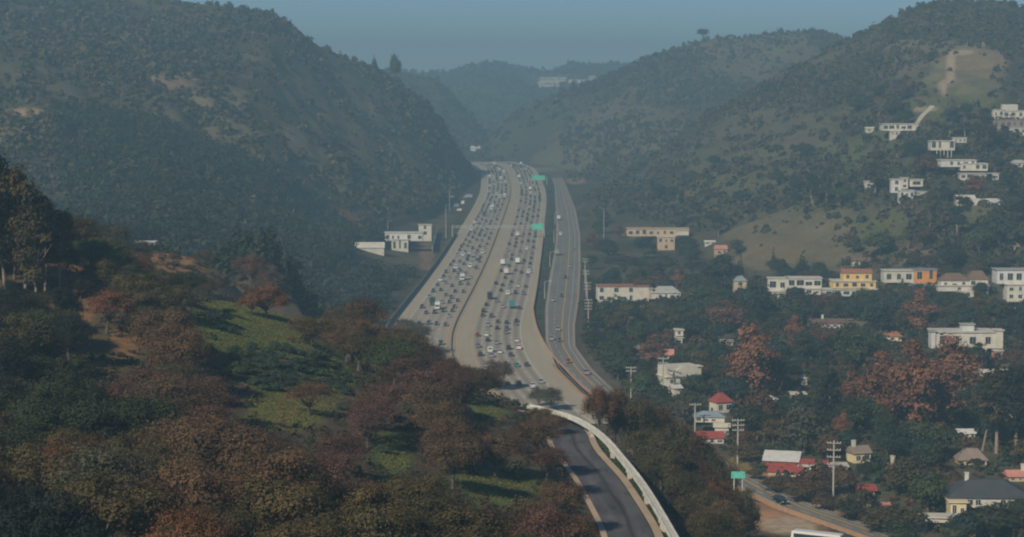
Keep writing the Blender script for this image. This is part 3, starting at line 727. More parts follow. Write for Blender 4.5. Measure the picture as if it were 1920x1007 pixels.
        if b.get('deck'):
            dm = MB(); dm.box(X0 - .6, X1 + .6, y0 - 2.6, y0 - .01, Z0 - .35, Z0)
            do = dm.build('balcony', colmat(b['deck'], PAL[b['deck']]), root)
            rl = MB()
            for i in range(9):
                xx = X0 - .5 + (X1 - X0 + 1.0) * i / 8; rl.box(xx - .05, xx + .05, y0 - 2.55, y0 - 2.45, Z0, Z0 + 1.0)
            rl.box(X0 - .6, X1 + .6, y0 - 2.58, y0 - 2.42, Z0 + 1.0, Z0 + 1.1); rl.build('railing', colmat(b['deck'], PAL[b['deck']]), do)
    return root
B = lambda u0, v0, u1, v1, **k: dict(r=(u0, v0, u1, v1), **k)
FLATW = ('flat', 'white'); FT = ('flat', 'terracotta'); FG = ('flat', 'grey')
house('long white two storey apartment house with blank end wall nearest the boulevard', 'the long white apartment house', [B(1121, 536, 1190, 566, roof=FT, win=(5, 2), wf=.6), B(1190, 536, 1216, 567, roof=FT, dy=1.2)], rz=0.05, cat='apartment house')
house('low pale building with dark grey hip roof beside the white apartment house', 'the grey roofed building', [B(1222, 538, 1276, 561, col='palegrey', roof=('hip', 'grey', 12), win=(5, 1)), B(1216, 541, 1224, 561, col='tan', roof=FG)])
house('tan flat roofed building stepped down a storey, at the foot of the brushy hill', 'the tan flat roofed building', [B(1176, 428, 1291, 443, col='tan', roof=('flat', 'tan'), win=(9, 1), wf=.5, depth=8), B(1232, 443, 1264, 468, col='tan', roof=FLATW, win=(3, 2), dy=5, depth=6), B(1268, 431, 1291, 441, col='white', roof=FLATW, dy=.8, depth=5)])
house('tiny pinkish cottage on a bank below the brown grass slope', 'the pinkish cottage', [B(1343, 460, 1364, 478, col='tan', roof=('gable', 'pink', 7), win=(2, 1))], rz=.2)
house('little white shed above the pinkish cottage', 'the little white shed', [B(1322, 451, 1341, 459, col='white', roof=('gable', 'palegrey', 3), win=(2, 1), depth=4)], cat='shed', name='garden_shed')
house('long white modern house with deep flat roof and lower terrace room', 'the long white modern house', [B(1440, 521, 1476, 546, roof=FLATW, win=(2, 1), wf=.75, hf=.5), B(1476, 521, 1540, 540, roof=FLATW, win=(4, 1), wf=.78, hf=.5, depth=10), B(1446, 545, 1473, 561, roof=FLATW, win=(2, 1), dy=3, depth=6, deck='palegrey'), B(1508, 540, 1538, 552, roof=FLATW, win=(2, 1), dy=2, depth=6)], rz=-.05)
house('yellow house with red brown gable roof above white terraces', 'the yellow gabled house', [B(1580, 505, 1634, 526, col='yellow', roof=('gable', 'terracotta', 7), win=(3, 1)), B(1560, 526, 1640, 540, col='yellow', roof=FLATW, win=(5, 1), dy=2.5, wf=.55, deck='palegrey'), B(1542, 540, 1624, 553, col='palegrey', roof=('flat', 'palegrey'), win=(5, 1), dy=6, wf=.65, depth=8), B(1594, 553, 1628, 562, col='cream', roof=FLATW, dy=9, depth=5)])
house('white house with teal door joined to a bright orange wing', 'the orange winged house', [B(1657, 507, 1713, 530, roof=FLATW, win=(3, 1), wf=.45, hf=.6, door=.62, doorcol='teal'), B(1713, 505, 1756, 530, col='orange', roof=('flat', 'bluegrey'), win=(2, 1), wf=.36, hf=.75), B(1686, 530, 1746, 541, col='palegrey', roof=FG, dy=3, depth=6, win=(3, 1))])
house('white house with brown hip roofs and a long red deck', 'the red decked house', [B(1764, 513, 1815, 543, roof=('hip', 'brown', 13), win=(3, 1)), B(1815, 508, 1852, 541, roof=('hip', 'brown', 16), win=(2, 1)), B(1757, 534, 1850, 545, roof=FLATW, dy=3, depth=5, win=(6, 1), wf=.4), B(1788, 543, 1848, 558, roof=None, dy=5, depth=6, win=(4, 1), wf=.55, deck='red')])
house('white hillside house raised on tall pillars with grey upper storey', 'the house on tall pillars', [B(1868, 505, 1934, 532, col='palegrey', roof=FG, win=(4, 1), wf=.6), B(1884, 532, 1934, 562, roof=FLATW, win=(3, 2), dy=3, deck='white'), B(1885, 562, 1934, 586, roof=None, dy=3, stilts=5)])
house('large white cubic house with stair tower and square dark windows', 'the white cubic house', [B(1752, 622, 1866, 653, roof=FLATW, win=(4, 1), wf=.35, hf=.45), B(1745, 620, 1753, 653, col='palegrey', roof=FG, dy=.6), B(1866, 618, 1879, 653, roof=FLATW, dy=.8), B(1806, 609, 1829, 622, col='palegrey', roof=FG, dy=-3, depth=4), B(1836, 652, 1849, 669, roof=None, dy=1, depth=4), B(1862, 655, 1902, 671, col='pink', roof=FLATW, dy=3, depth=6, win=(3, 1))])
house('low white bungalow with brown roof half hidden among dark trees', 'the half hidden bungalow', [B(1522, 600, 1621, 615, roof=('gable', 'brown', 7), win=(8, 1), chimney=.24)])
house('white barn like house with broad pale gable roof and narrow wing', 'the white barn like house', [B(1246, 686, 1312, 722, roof=('front', 'white', 20), win=(3, 1)), B(1250, 718, 1266, 741, roof=('gable', 'palegrey', 5), dy=5), B(1311, 687, 1318, 712, roof=FLATW, depth=3)], rz=.35)
house('narrow stack of small white boxes in the trees by the boulevard', 'the white stacked hut', [B(1266, 618, 1281, 630, roof=FLATW, win=(1, 1)), B(1267, 632, 1279, 644, roof=FLATW, dy=1, win=(1, 1))], cat='hut', name='hut')
house('grey roofed garage with bright white fascia behind the roadside wood', 'the grey roofed garage', [B(1303, 773, 1358, 792, col='white', roof=('hip', 'bluegrey', 9), win=(4, 1)), B(1340, 792, 1366, 813, col='white', roof=('gable', 'white', 6), dy=3, depth=5)], rz=-.1, cat='garage', name='garage')
house('white shed with long red roof below the grey roofed garage', 'the red roofed shed', [B(1298, 811, 1357, 832, col='white', roof=('gable', 'red', 11), win=(4, 1))], rz=.05, cat='shed', name='shed')
house('long low school building with pale roof and red gable ends', 'the pale roofed school block', [B(1432, 853, 1495, 876, col='red', roof=('gable', 'palegrey', 13), depth=12), B(1495, 862, 1548, 880, col='white', roof=('gable', 'red', 7), win=(5, 1))], rz=-.25, cat='school', name='school_building')
house('low wing with red roof edge nearest the boulevard bend', 'the red edged wing', [B(1440, 877, 1500, 893, col='tan', roof=('gable', 'red', 9), depth=7, win=(5, 1))], rz=-.35, cat='school', name='school_wing')
house('long thin white roofed walkway behind the tall crossarm pole', 'the white walkway', [B(1508, 873, 1588, 884, col='palegrey', roof=FLATW, depth=5, win=(7, 1))], rz=-.05, cat='shelter', name='walkway_shelter')
house('small cream house with brown gable roof among green trees', 'the cream house', [B(1600, 838, 1634, 868, col='cream', roof=('gable', 'taupe', 12), win=(2, 1), chimney=.2)], rz=.3)
house('wide bungalow with dark slate roof, white walls and square white chimney', 'the slate roofed bungalow', [B(1780, 908, 1934, 952, roof=('hip', 'dark', 26), win=(10, 1), wf=.6, chimney=.27, depth=14), B(1779, 936, 1808, 968, col='cream', roof=('flat', 'cream'), dy=3, depth=6, win=(2, 1))], rz=-.04)
house('white carport canopy with open front beside the hedge', 'the white carport', [B(1700, 974, 1738, 996, roof=FLATW, win=(3, 1), wf=.7, depth=6), B(1738, 972, 1800, 983, roof=FLATW, dy=-2, depth=4)], rz=-.1, cat='carport', name='carport')
house('house with broad taupe gable roof behind the leafless gum trees', 'the taupe roofed house', [B(1798, 843, 1850, 872, col='tan', roof=('hip', 'taupe', 20), win=(4, 1))])
house('small house with pink tiled roof above the white barn like house', 'the pink tiled house', [B(1240, 656, 1262, 676, col='white', roof=('gable', 'pink', 10), win=(2, 1))])
house('outbuilding with plain dull red roof beside the driveway', 'the plain red roof', [B(1342, 738, 1374, 774, col='white', roof=('hip', 'red', 16), win=(2, 1))], rz=.4, cat='outbuilding', name='outbuilding')
house('pale pink bungalow with red roof in front of the tall conifer', 'the pale pink bungalow', [B(1584, 720, 1622, 743, col='pink', roof=('gable', 'red', 9), win=(3, 1))])
house('white roofed lodge between russet trees and dark gum trees', 'the white roofed lodge', [B(1840, 694, 1894, 710, roof=('gable', 'white', 6), win=(4, 1))])
house('white garden kiosk standing in the dark green trees', 'the white kiosk', [B(1503, 704, 1513, 722, roof=('hip', 'white', 6), win=(1, 1), depth=4)], cat='kiosk', name='kiosk')
house('narrow house with blue grey roof in front of the dark trees', 'the blue grey roofed house', [B(1376, 517, 1400, 549, col='tan', roof=('hip', 'bluegrey', 10), win=(1, 2))])
house('small white cabin with peach roof in the lower right shrubs', 'the peach cabin', [B(1640, 945, 1668, 962, col='pink', roof=('gable', 'pink', 6), win=(2, 1))], cat='cabin', name='cabin')
house('small white house in the gum trees above the taupe roofed house', 'the gum tree house', [B(1798, 806, 1828, 822, roof=('gable', 'palegrey', 7), win=(3, 1))])
house('pink roofed house in the shrubs above the slate roofed bungalow', 'the pink roofed house', [B(1892, 884, 1934, 903, col='tan', roof=('gable', 'pink', 10), win=(3, 1), chimney=.7)])
house('little hut with red gable roof beside the brown roadside bushes', 'the little red hut', [B(1612, 911, 1641, 930, col='tan', roof=('gable', 'red', 9), win=(2, 1))], cat='hut', name='hut')
house('low pale roofed house under the russet sycamore', 'the low pale roofed house', [B(1420, 741, 1458, 757, col='tan', roof=('hip', 'palegrey', 8), win=(4, 1))], rz=.2)
house('white garden house under the kiosk with flat roof', 'the garden house', [B(1484, 738, 1511, 749, roof=FLATW, win=(3, 1))])
house('grey pink roofed house behind the big russet sycamores', 'the grey pink house', [B(1618, 676, 1652, 693, col='palegrey', roof=('hip', 'pink', 8), win=(3, 1))], rz=-.2)
house('tiny white bungalow beside the pale brown sycamore', 'the tiny bungalow', [B(1352, 637, 1374, 649, roof=('gable', 'taupe', 5), win=(2, 1))])
house('brown hip roofed house half sunk in dark trees above the pink cabin', 'the sunk brown house', [B(1668, 868, 1704, 887, col='tan', roof=('hip', 'brown', 10), win=(3, 1), chimney=.3)], rz=.15)
house('terracotta roofed house in the woods between the bungalow and the cubic house', 'the terracotta house', [B(1655, 622, 1692, 640, col='cream', roof=('hip', 'terracotta', 9), win=(3, 1))])
house('pale cottage at the wood edge just east of the boulevard', 'the wood edge cottage', [B(1196, 648, 1222, 662, roof=('gable', 'taupe', 6), win=(2, 1))], rz=.3)
house('small white villa among trees above the house on tall pillars', 'the villa above the pillars', [B(1880, 452, 1912, 468, roof=('hip', 'terracotta', 7), win=(3, 1))])
house('low cream house tucked below the brown grass slope', 'the low cream house', [B(1600, 484, 1632, 497, col='cream', roof=('gable', 'brown', 6), win=(3, 1))])
house('white house beside the steep lane near the hill top terrace', 'the steep lane house', [B(1896, 300, 1926, 314, roof=('hip', 'grey', 6), win=(3, 1))])
house('half hidden white house left of the tall boxy house on the slope'.replace('left', 'west'), 'the half hidden white house', [B(1622, 340, 1650, 352, roof=FLATW, win=(2, 1))])
# on the hill above
house('wide white villa with long flat roof on the grassy shoulder of the hill', 'the wide white villa', [B(1655, 232, 1722, 245, roof=FLATW, win=(6, 1), wf=.7), B(1668, 245, 1700, 254, roof=FLATW, dy=3, depth=5, win=(4, 1))])
house('tiny white hut just west of the wide white villa', 'the tiny white hut', [B(1624, 238, 1647, 247, roof=('gable', 'white', 3), win=(2, 1), depth=5)], cat='hut', name='hut')
house('white gabled house high on the hill above a long pale terrace', 'the white gabled hill house', [B(1880, 196, 1908, 222, roof=('front', 'white', 12), win=(2, 1)), B(1862, 205, 1882, 220, roof=FLATW, win=(2, 1), dy=.5), B(1908, 207, 1930, 222, roof=FLATW, win=(2, 1), dy=.5)])
house('long pale terraced house with brown strip roof under the gabled house', 'the pale terraced house', [B(1862, 224, 1932, 242, col='taupe', roof=('flat', 'taupe'), win=(6, 1)), B(1856, 240, 1932, 251, roof=FLATW, dy=4, depth=6, win=(7, 1))])
house('white columned villa with many tall openings between dark trees', 'the columned villa', [B(1745, 264, 1790, 282, roof=FLATW, win=(4, 1), wf=.55, hf=.7), B(1752, 282, 1786, 294, roof=None, dy=2, depth=5, stilts=5), B(1790, 258, 1814, 268, roof=FLATW, dy=-3, win=(3, 1))])
house('terraced white house stepping down in long pale bands', 'the banded terrace house', [B(1764, 300, 1830, 313, col='palegrey', roof=FLATW, win=(5, 1), wf=.6), B(1800, 306, 1850, 320, roof=FLATW, win=(4, 1), dy=2), B(1796, 324, 1868, 336, roof=FLATW, win=(6, 1), wf=.7, dy=6, depth=6)])
house('tall white boxy house with dark glass slots and round lower terrace', 'the tall boxy house', [B(1690, 333, 1702, 354, roof=FLATW, win=(1, 2)), B(1706, 336, 1730, 350, roof=FLATW, win=(1, 1), wf=.5), B(1672, 336, 1692, 362, col='palegrey', roof=FLATW, dy=-2, win=(1, 2)), B(1684, 356, 1712, 372, col='palegrey', roof=('flat', 'palegrey'), dy=4, depth=6, win=(3, 1)), B(1712, 358, 1736, 366, roof=FLATW, dy=2, depth=4)])
house('small white house beside a long garden wall on the hill bench', 'the white bench house', [B(1794, 366, 1828, 384, roof=('gable', 'white', 6), win=(3, 1)), B(1820, 372, 1896, 382, col='palegrey', roof=None, dy=1, depth=1.0)])
# west of the freeway
house('long low white shed roof in the trees west of the freeway', 'the long white shed', [B(662, 455, 720, 472, roof=('gable', 'white', 10), depth=9)], rz=.08, cat='shed', name='shed')
house('pale yard building with flat roof and dark loading bays', 'the pale yard building', [B(722, 436, 792, 452, col='palegrey', roof=('flat', 'palegrey'), win=(7, 1), wf=.6, depth=10), B(735, 448, 766, 471, roof=FLATW, win=(3, 1), wf=.45, hf=.6, dy=4)], cat='yard building', name='yard_building')
house('white cube tower standing behind the pale yard building', 'the white cube tower', [B(785, 421, 809, 443, roof=FLATW, win=(1, 2), wf=.3)], cat='tower', name='tower_building', at_base=452)
house('pale flat roof showing above the dark trees on the western slope', 'the lone pale roof', [B(250, 453, 290, 463, col='palegrey', roof=('flat', 'palegrey'), win=(4, 1))])
house('far white housing block at the upper edge of the distant ridge', 'the far white block', [B(1012, 145, 1062, 153, roof=FLATW, win=(9, 1), depth=14), B(1008, 153, 1048, 162, roof=FLATW, win=(7, 1), dy=18, depth=12)], cat='housing block')
house('far pale row of houses trailing along the distant ridge', 'the far pale row', [B(1066, 149, 1100, 156, col='palegrey', roof=('flat', 'tan'), win=(6, 1)), B(1104, 142, 1116, 150, roof=FLATW, win=(2, 1))], cat='housing block')
house('pale building perched where the freeway bends behind the hill', 'the pale building at the bend', [B(882, 274, 900, 284, col='palegrey', roof=('gable', 'palegrey', 4), depth=14)], cat='building', name='building')

# pale stairway up the grass slope of the hill
def stairway():
    a, b = hit(1719, 231), hit(1748, 199)
    m = MB(); n = 26; P = np.linspace(a, b, n + 1); w = 1.6
    for i in range(n):
        x, y = (P[i, :2] + P[i + 1, :2]) / 2; z = float(height(np.array([x]), np.array([y]))[0]) + .25; L = abs(P[i + 1, 1] - P[i, 1]) * .52 + .4
        m.box(x - w, x + w, y - L, y + L, z - 1.5, z + .35)
    tag(m.build('stairway', M_conc), 'pale straight stairway climbing the grass slope above the wide white villa', 'stairway')
stairway()
LANDMARKS += [('the grassy clearing', 500, 660), ('the orange soil bank', 340, 490), ('the upper soil bank', 540, 490), ('the white guideway', 1150, 850), ('the dark asphalt road', 1150, 960), ('the bare dirt track', 110, 520), ('the lower grass patch', 930, 915),
              ('the small green gap', 735, 850), ('the guideway bend', 1020, 760), ('the boulevard bend', 1120, 715), ('the green road sign', 1384, 890), ('the weedy hollow', 200, 660), ('the freeway treeline', 780, 640), ('the brown grass slope', 1500, 440), ('the sunny soil bank', 1460, 960)]
# ------------------------------------------------------------------ trees
def rand_dirs(r, n):
    d = r.normal(size=(n, 3)); return d / np.linalg.norm(d, axis=1)[:, None]
def leaf_quads(pos, nrm, size, r):
    """one kite-shaped leaf spray per position"""
    n = len(pos); t = np.cross(nrm, rand_dirs(r, n)); t /= np.maximum(np.linalg.norm(t, axis=1), 1e-6)[:, None]; b = np.cross(nrm, t)
    s = size[:, None] if hasattr(size, '__len__') else size
    k = (0.55 + 0.5 * r.random((n, 1)))
    bend = nrm * s * 0.18
    co = np.stack([pos - t * s * .5 - bend, pos + b * s * .5 * k, pos + t * s * .5 - bend * r.random((n, 1)), pos - b * s * .5 * k], 1)
    q = np.arange(n * 4).reshape(n, 4)
    return co.reshape(-1, 3), q
def crown(seed, lobes, n, leaf, tv=0.28, hollow=0.55):
    """lobes: (x, y, z, rx, rz); leaf sprays through each lobe's outer volume"""
    r = np.random.default_rng(seed); lobes = np.array(lobes, float)
    w = lobes[:, 3] ** 2; w = w / w.sum(); pick = r.choice(len(lobes), n, p=w)
    d = rand_dirs(r, n); d[:, 2] = np.where(d[:, 2] < -0.5, -d[:, 2] * .6, d[:, 2])
    rad = hollow + (1.08 - hollow) * r.random(n) ** 0.6
    L = lobes[pick]
    # ragged outline: the lobe radius swells and shrinks with direction
    sw = 1 + 0.34 * np.sin(d[:, 0] * 4 + pick * 1.7) * np.cos(d[:, 1] * 4.6 + pick) + 0.16 * r.normal(size=n)
    p = L[:, :3] + d * np.c_[L[:, 3], L[:, 3], L[:, 4]] * (rad * sw)[:, None]
    nr = d + rand_dirs(r, n) * 0.40; nr[:, 2] += 0.25; nr /= np.linalg.norm(nr, axis=1)[:, None]
    co, q = leaf_quads(p, nr, leaf * (0.5 + 1.1 * r.random(n) ** 1.5), r)
    lt = 1 + tv * (r.random(len(lobes)) - .5) * 2
    tint = lt[pick] * (1 + 0.15 * (r.random(n) - .5) * 2)
    return np_mesh('crown', co, quads=q, attrs={'tint': np.repeat(tint, 4)})
def limbs(seed, lobes, rad, h0, lean=0.5, n=7, base=0.0):
    """trunk and boughs reaching into the lobes"""
    r = random.Random(seed); b = MB()
    top = Vector((r.uniform(-lean, lean), r.uniform(-lean, lean), h0))
    mid = Vector((top.x * .3 + r.uniform(-.2, .2), top.y * .4, h0 * .5))
    b.tube([(0, 0, -2.5), (0, 0, 0.1), mid, top], [rad * 1.35, rad * 1.2, rad, rad * .8], 7)
    for L in sorted(lobes, key=lambda l: -l[3])[:n]:
        e = Vector(L[:3]) + Vector((0, 0, L[4] * .25)); m1 = top.lerp(e, .5) + Vector((r.uniform(-.3, .3), r.uniform(-.3, .3), -.25))
        b.tube([top - Vector((0, 0, .3)), m1, e], [rad * .55, rad * .36, rad * .12], 5, cap=False)
        for _ in range(2):
            e2 = m1.lerp(e, .5) + Vector((r.uniform(-1, 1), r.uniform(-1, 1), r.uniform(.2, 1.1))) * L[3] * .8; b.tube([m1.lerp(e, .35), e2], [rad * .2, rad * .06], 4, cap=False)
    return b.mesh('trunk', [M_bark])
def oak_lobes(seed, R=5.4, z0=3.0, z1=8.2, n=12, rl=(1.7, 2.7)):
    r = random.Random(seed); o = []
    for i in range(n):
        a = i * 2.4 + r.uniform(-.5, .5); q = math.sqrt((i + .4) / n) * (R - 1.9)
        z = z0 + (z1 - z0) * (1 - (q / R) ** 1.6) * r.uniform(.55, 1.08)
        rr = r.uniform(*rl); o.append((q * math.cos(a), q * math.sin(a), z, rr, rr * r.uniform(.62, .85)))
    return o
PROTO = {}
def proto(kind, crowns, trunks, w, leafmat=None): PROTO[kind] = (crowns, trunks, w)
for _k, (n, lf, hol, N) in {'oak': (14000, .23, .35, 5), 'bareoak': (8500, .20, .10, 4), 'vround': (3200, .60, .45, 5)}.items():
    cs, ts = [], []
    for i in range(N):
        lb = oak_lobes(100 + i * 7 + len(_k), z0=2.6 if _k != 'vround' else 2.0, z1=8.4, n=15 if _k != 'vround' else 9, rl=(1.0, 2.7) if _k != 'vround' else (2.2, 3.2), R=5.6 if _k != 'vround' else 4.8)
        cs.append(crown(i + 1, lb, n, lf, hollow=hol)); ts.append(limbs(i, lb, .26, 2.6, n=15))
    proto(_k, cs, ts, 11.0 if _k != 'vround' else 10.5)
cs, ts = [], []
for i in range(4):   # tall broad crown with lobes up the height
    r = random.Random(40 + i); lb = [(r.uniform(-.9, .9) * (1 - abs(z - 5.2) / 7), r.uniform(-.9, .9) * (1 - abs(z - 5.2) / 7), z, 2.0 - abs(z - 5.0) * .22 + r.uniform(-.2, .3), 1.1) for z in np.linspace(2.0, 8.9, 7)]
    lb += [(2.0 * math.cos(a), 2.0 * math.sin(a), r.uniform(3.5, 7.0), 1.35, 1.1) for a in np.linspace(0, 6.0, 7)]
    cs.append(crown(60 + i, lb, 4200, .38, hollow=.25)); ts.append(limbs(60 + i, lb, .17, 3.2, lean=.2, n=9))
proto('tall', cs, ts, 7.0)
cs, ts = [], []
for i in range(5):   # dense dark evergreen, taller than wide
    lb = oak_lobes(300 + i * 5, R=4.2, z0=2.2, z1=8.6, n=12, rl=(1.5, 2.9)); cs.append(crown(300 + i, lb, 3600, .52, hollow=.55, tv=.2)); ts.append(limbs(300 + i, lb, .24, 2.0, n=8))
proto('vdark', cs, ts, 9.6)
cs, ts = [], []
for i in range(3):   # conifer: whorls that narrow to a tip
    lb = []; r = random.Random(80 + i)
    for z in np.linspace(1.4, 9.6, 14):
        R = 2.3 * (1 - z / 10.4) ** .85
        m = max(2, int(7 * (1 - z / 11)))
        for k in range(m):
            a = k * 6.28 / m + z * 2 + r.uniform(-.3, .3); lb.append((R * .62 * math.cos(a), R * .62 * math.sin(a), z - .15, max(.25, R * .55), max(.22, .42)))
    cs.append(crown(80 + i, lb, 2200, .42, hollow=.3, tv=.2)); ts.append(limbs(80 + i, [(0, 0, 9, 1, 1)], .16, 5, lean=.05, n=1))
proto('conifer', cs, ts, 4.6)
cs, ts = [], []
for i in range(2):
    lb = [(0.1 * math.sin(z * 3), .1 * math.cos(z * 2), z, .95 * (1 - (abs(z - 3.6) / 7.4) ** 2), .9) for z in np.linspace(.8, 9.4, 10)]
    cs.append(crown(90 + i, lb, 900, .5, hollow=.5, tv=.15)); ts.append(limbs(90 + i, [(0, 0, 8, 1, 1)], .14, 3, lean=.02, n=1))
proto('cypress', cs, ts, 2.0)
cs, ts = [], []
for i in range(4):   # gum tree: long pale trunk, separate leaf clumps high up
    r = random.Random(120 + i); lb = []
    for k in range(15):
        z = r.uniform(3.4, 9.3); R = r.uniform(.3, 2.2) * (1 - abs(z - 6.2) / 5.2); a = r.uniform(0, 6.28); rr = r.uniform(.7, 1.25)
        lb.append((R * math.cos(a), R * math.sin(a), z, rr, rr * .8))
    cs.append(crown(120 + i, lb, 4200, .28, hollow=.2, tv=.3)); t_ = limbs(120 + i, lb, .14, 4.2, lean=.5, n=9); t_.materials.clear(); t_.materials.append(M_palebark); ts.append(t_)
proto('gum', cs, ts, 5.4)
cs = []
for i in range(3):   # shrub: dome to the ground
    lb = oak_lobes(200 + i, R=5.2, z0=1.5, z1=6.5, n=11, rl=(2.0, 3.0)); cs.append(crown(200 + i, lb, 1300, .85, hollow=.6, tv=.2))
proto('shrub', cs, None, 11.0)

COLOURS = {   # crown colours of the real leaves
    'purple': ((.096, .052, .039), 'purplish brown'), 'brown': ((.094, .058, .032), 'dull brown'), 'russet': ((.120, .058, .026), 'russet'), 'olive': ((.082, .065, .028), 'olive brown'), 'darkolive': ((.062, .052, .024), 'dark olive'),
    'dkgreen': ((.034, .044, .022), 'dark green'), 'black': ((.014, .019, .016), 'very dark green'), 'green': ((.045, .062, .028), 'mid green'), 'grey': ((.066, .062, .038), 'grey green'), 'orange': ((.175, .080, .045), 'orange brown'),
    'pinkbrown': ((.15, .085, .062), 'pinkish brown'), 'blue': ((.036, .062, .040), 'bluish green'), 'yellow': ((.120, .095, .030), 'yellowish green'), 'redbrown': ((.165, .075, .046), 'reddish brown'), 'lime': ((.075, .095, .032), 'light green'), 'bluegreen': ((.026, .044, .036), 'deep blue green')}
KINDNAME = {'oak': ('oak_tree', 'oak tree', 'oak'), 'bareoak': ('thin_leaved_tree', 'thin leaved tree', 'thin leaved tree'), 'vround': ('round_tree', 'broadleaf tree', 'round crowned tree'), 'vdark': ('evergreen_tree', 'evergreen tree', 'dense evergreen'), 'tall': ('sycamore_tree', 'sycamore', 'tall sycamore'), 'conifer': ('conifer_tree', 'conifer', 'conifer'),
            'cypress': ('cypress_tree', 'cypress', 'slim cypress'), 'gum': ('gum_tree', 'gum tree', 'pale trunked gum tree'), 'shrub': ('shrub', 'shrub', 'rounded shrub')}
TREES = []
def tree(kind, x, y, h, w, colour, z=None):
    cs, ts, W = PROTO[kind]; i = len(TREES)
    if z is None: z = float(height(np.array([x]), np.array([y]))[0])
    r = random.Random(i * 31 + 5)
    name, cat, _ = KINDNAME[kind]; c, cname = COLOURS[colour]; j = r.uniform(.82, 1.2); g = r.uniform(.93, 1.07)
    rgba = (c[0] * j * g, c[1] * j, c[2] * j / g, 1)
    me = cs[r.randrange(len(cs))]
    if ts is None:
        root = bpy.data.objects.new(name, me); COL.objects.link(root); root.color = rgba
        if not me.materials: me.materials.append(M_leaf)
    else:
        root = bpy.data.objects.new(name, None); COL.objects.link(root)
        co = bpy.data.objects.new('crown', me); COL.objects.link(co); co.parent = root; co.color = rgba
        if not me.materials: me.materials.append(M_leaf)
        t = bpy.data.objects.new('trunk', ts[r.randrange(len(ts))]); COL.objects.link(t); t.parent = root
    root.location = (x, y, z - .15); root.rotation_euler = (r.uniform(-.06, .06), r.uniform(-.06, .06), r.uniform(0, 6.28))
    s = w / W; root.scale = (s * r.uniform(.92, 1.08), s, h / 10)
    root['category'] = cat
    u, v = proj(x, y, z + h * .6)
    TREES.append(dict(o=root, kind=kind, col=cname, x=x, y=y, z=z, h=h, w=w, u=float(u), v=float(v)))
    return root
def tree_px(kind, u, vb, wp, hp, colour, Y=None):
    """a tree measured on the photo: foot pixel, width and height in pixels"""
    p = hit(u, vb) if Y is None else at(u, vb, Y)
    if p is None: return
    k = p[1] / F
    z = float(height(np.array([p[0]]), np.array([p[1]]))[0])
    h = hp * k
    if Y is not None: h = max(2.0, at(u, vb - hp, Y)[2] - z)
    if kind == 'tall': wp *= 1.12; h *= 1.16
    tree(kind, p[0], p[1], h, wp * k, colour, z)

def inside(poly, u, v):
    c = False; n = len(poly)
    for i in range(n):
        (x1, y1), (x2, y2) = poly[i], poly[i - 1]
        if (y1 > v) != (y2 > v) and u < (x2 - x1) * (v - y1) / (y2 - y1) + x1: c = not c
    return c
CLEAR = [[(366, 570), (440, 562), (545, 590), (575, 622), (560, 640), (640, 680), (668, 702), (655, 735), (600, 790), (560, 802), (480, 802), (478, 740), (425, 700), (400, 640)],
         [(705, 825), (775, 820), (768, 885), (718, 878)], [(862, 892), (1000, 898), (1000, 940), (890, 944)], [(885, 742), (945, 768), (940, 796), (900, 786)], [(155, 645), (245, 632), (255, 675), (190, 690)],
         [(65, 480), (140, 492), (165, 560), (150, 600), (120, 560), (80, 530)], [(290, 467), (400, 472), (438, 540), (405, 545), (300, 503)], [(490, 470), (560, 477), (642, 560), (600, 566), (505, 492)]]
ROADVIEW = [(1066, 786), (1112, 800), (1270, 1020), (1136, 1020), (1120, 950), (1108, 890), (1086, 825)]
GUIDEVIEW = [(1000, 752), (1060, 768), (1110, 790), (1180, 870), (1262, 1005), (1240, 1005), (1150, 860), (1100, 805), (1000, 766)]
FREEVIEW = [(745, 588), (800, 612), (832, 655), (880, 678), (945, 700), (985, 742), (1055, 742), (1098, 782), (1108, 748), (1162, 742), (1078, 645), (1094, 440), (1040, 330), (895, 300)]
BANKVIEW = [(1393, 905), (1560, 900), (1700, 1010), (1470, 1010), (1400, 945)]
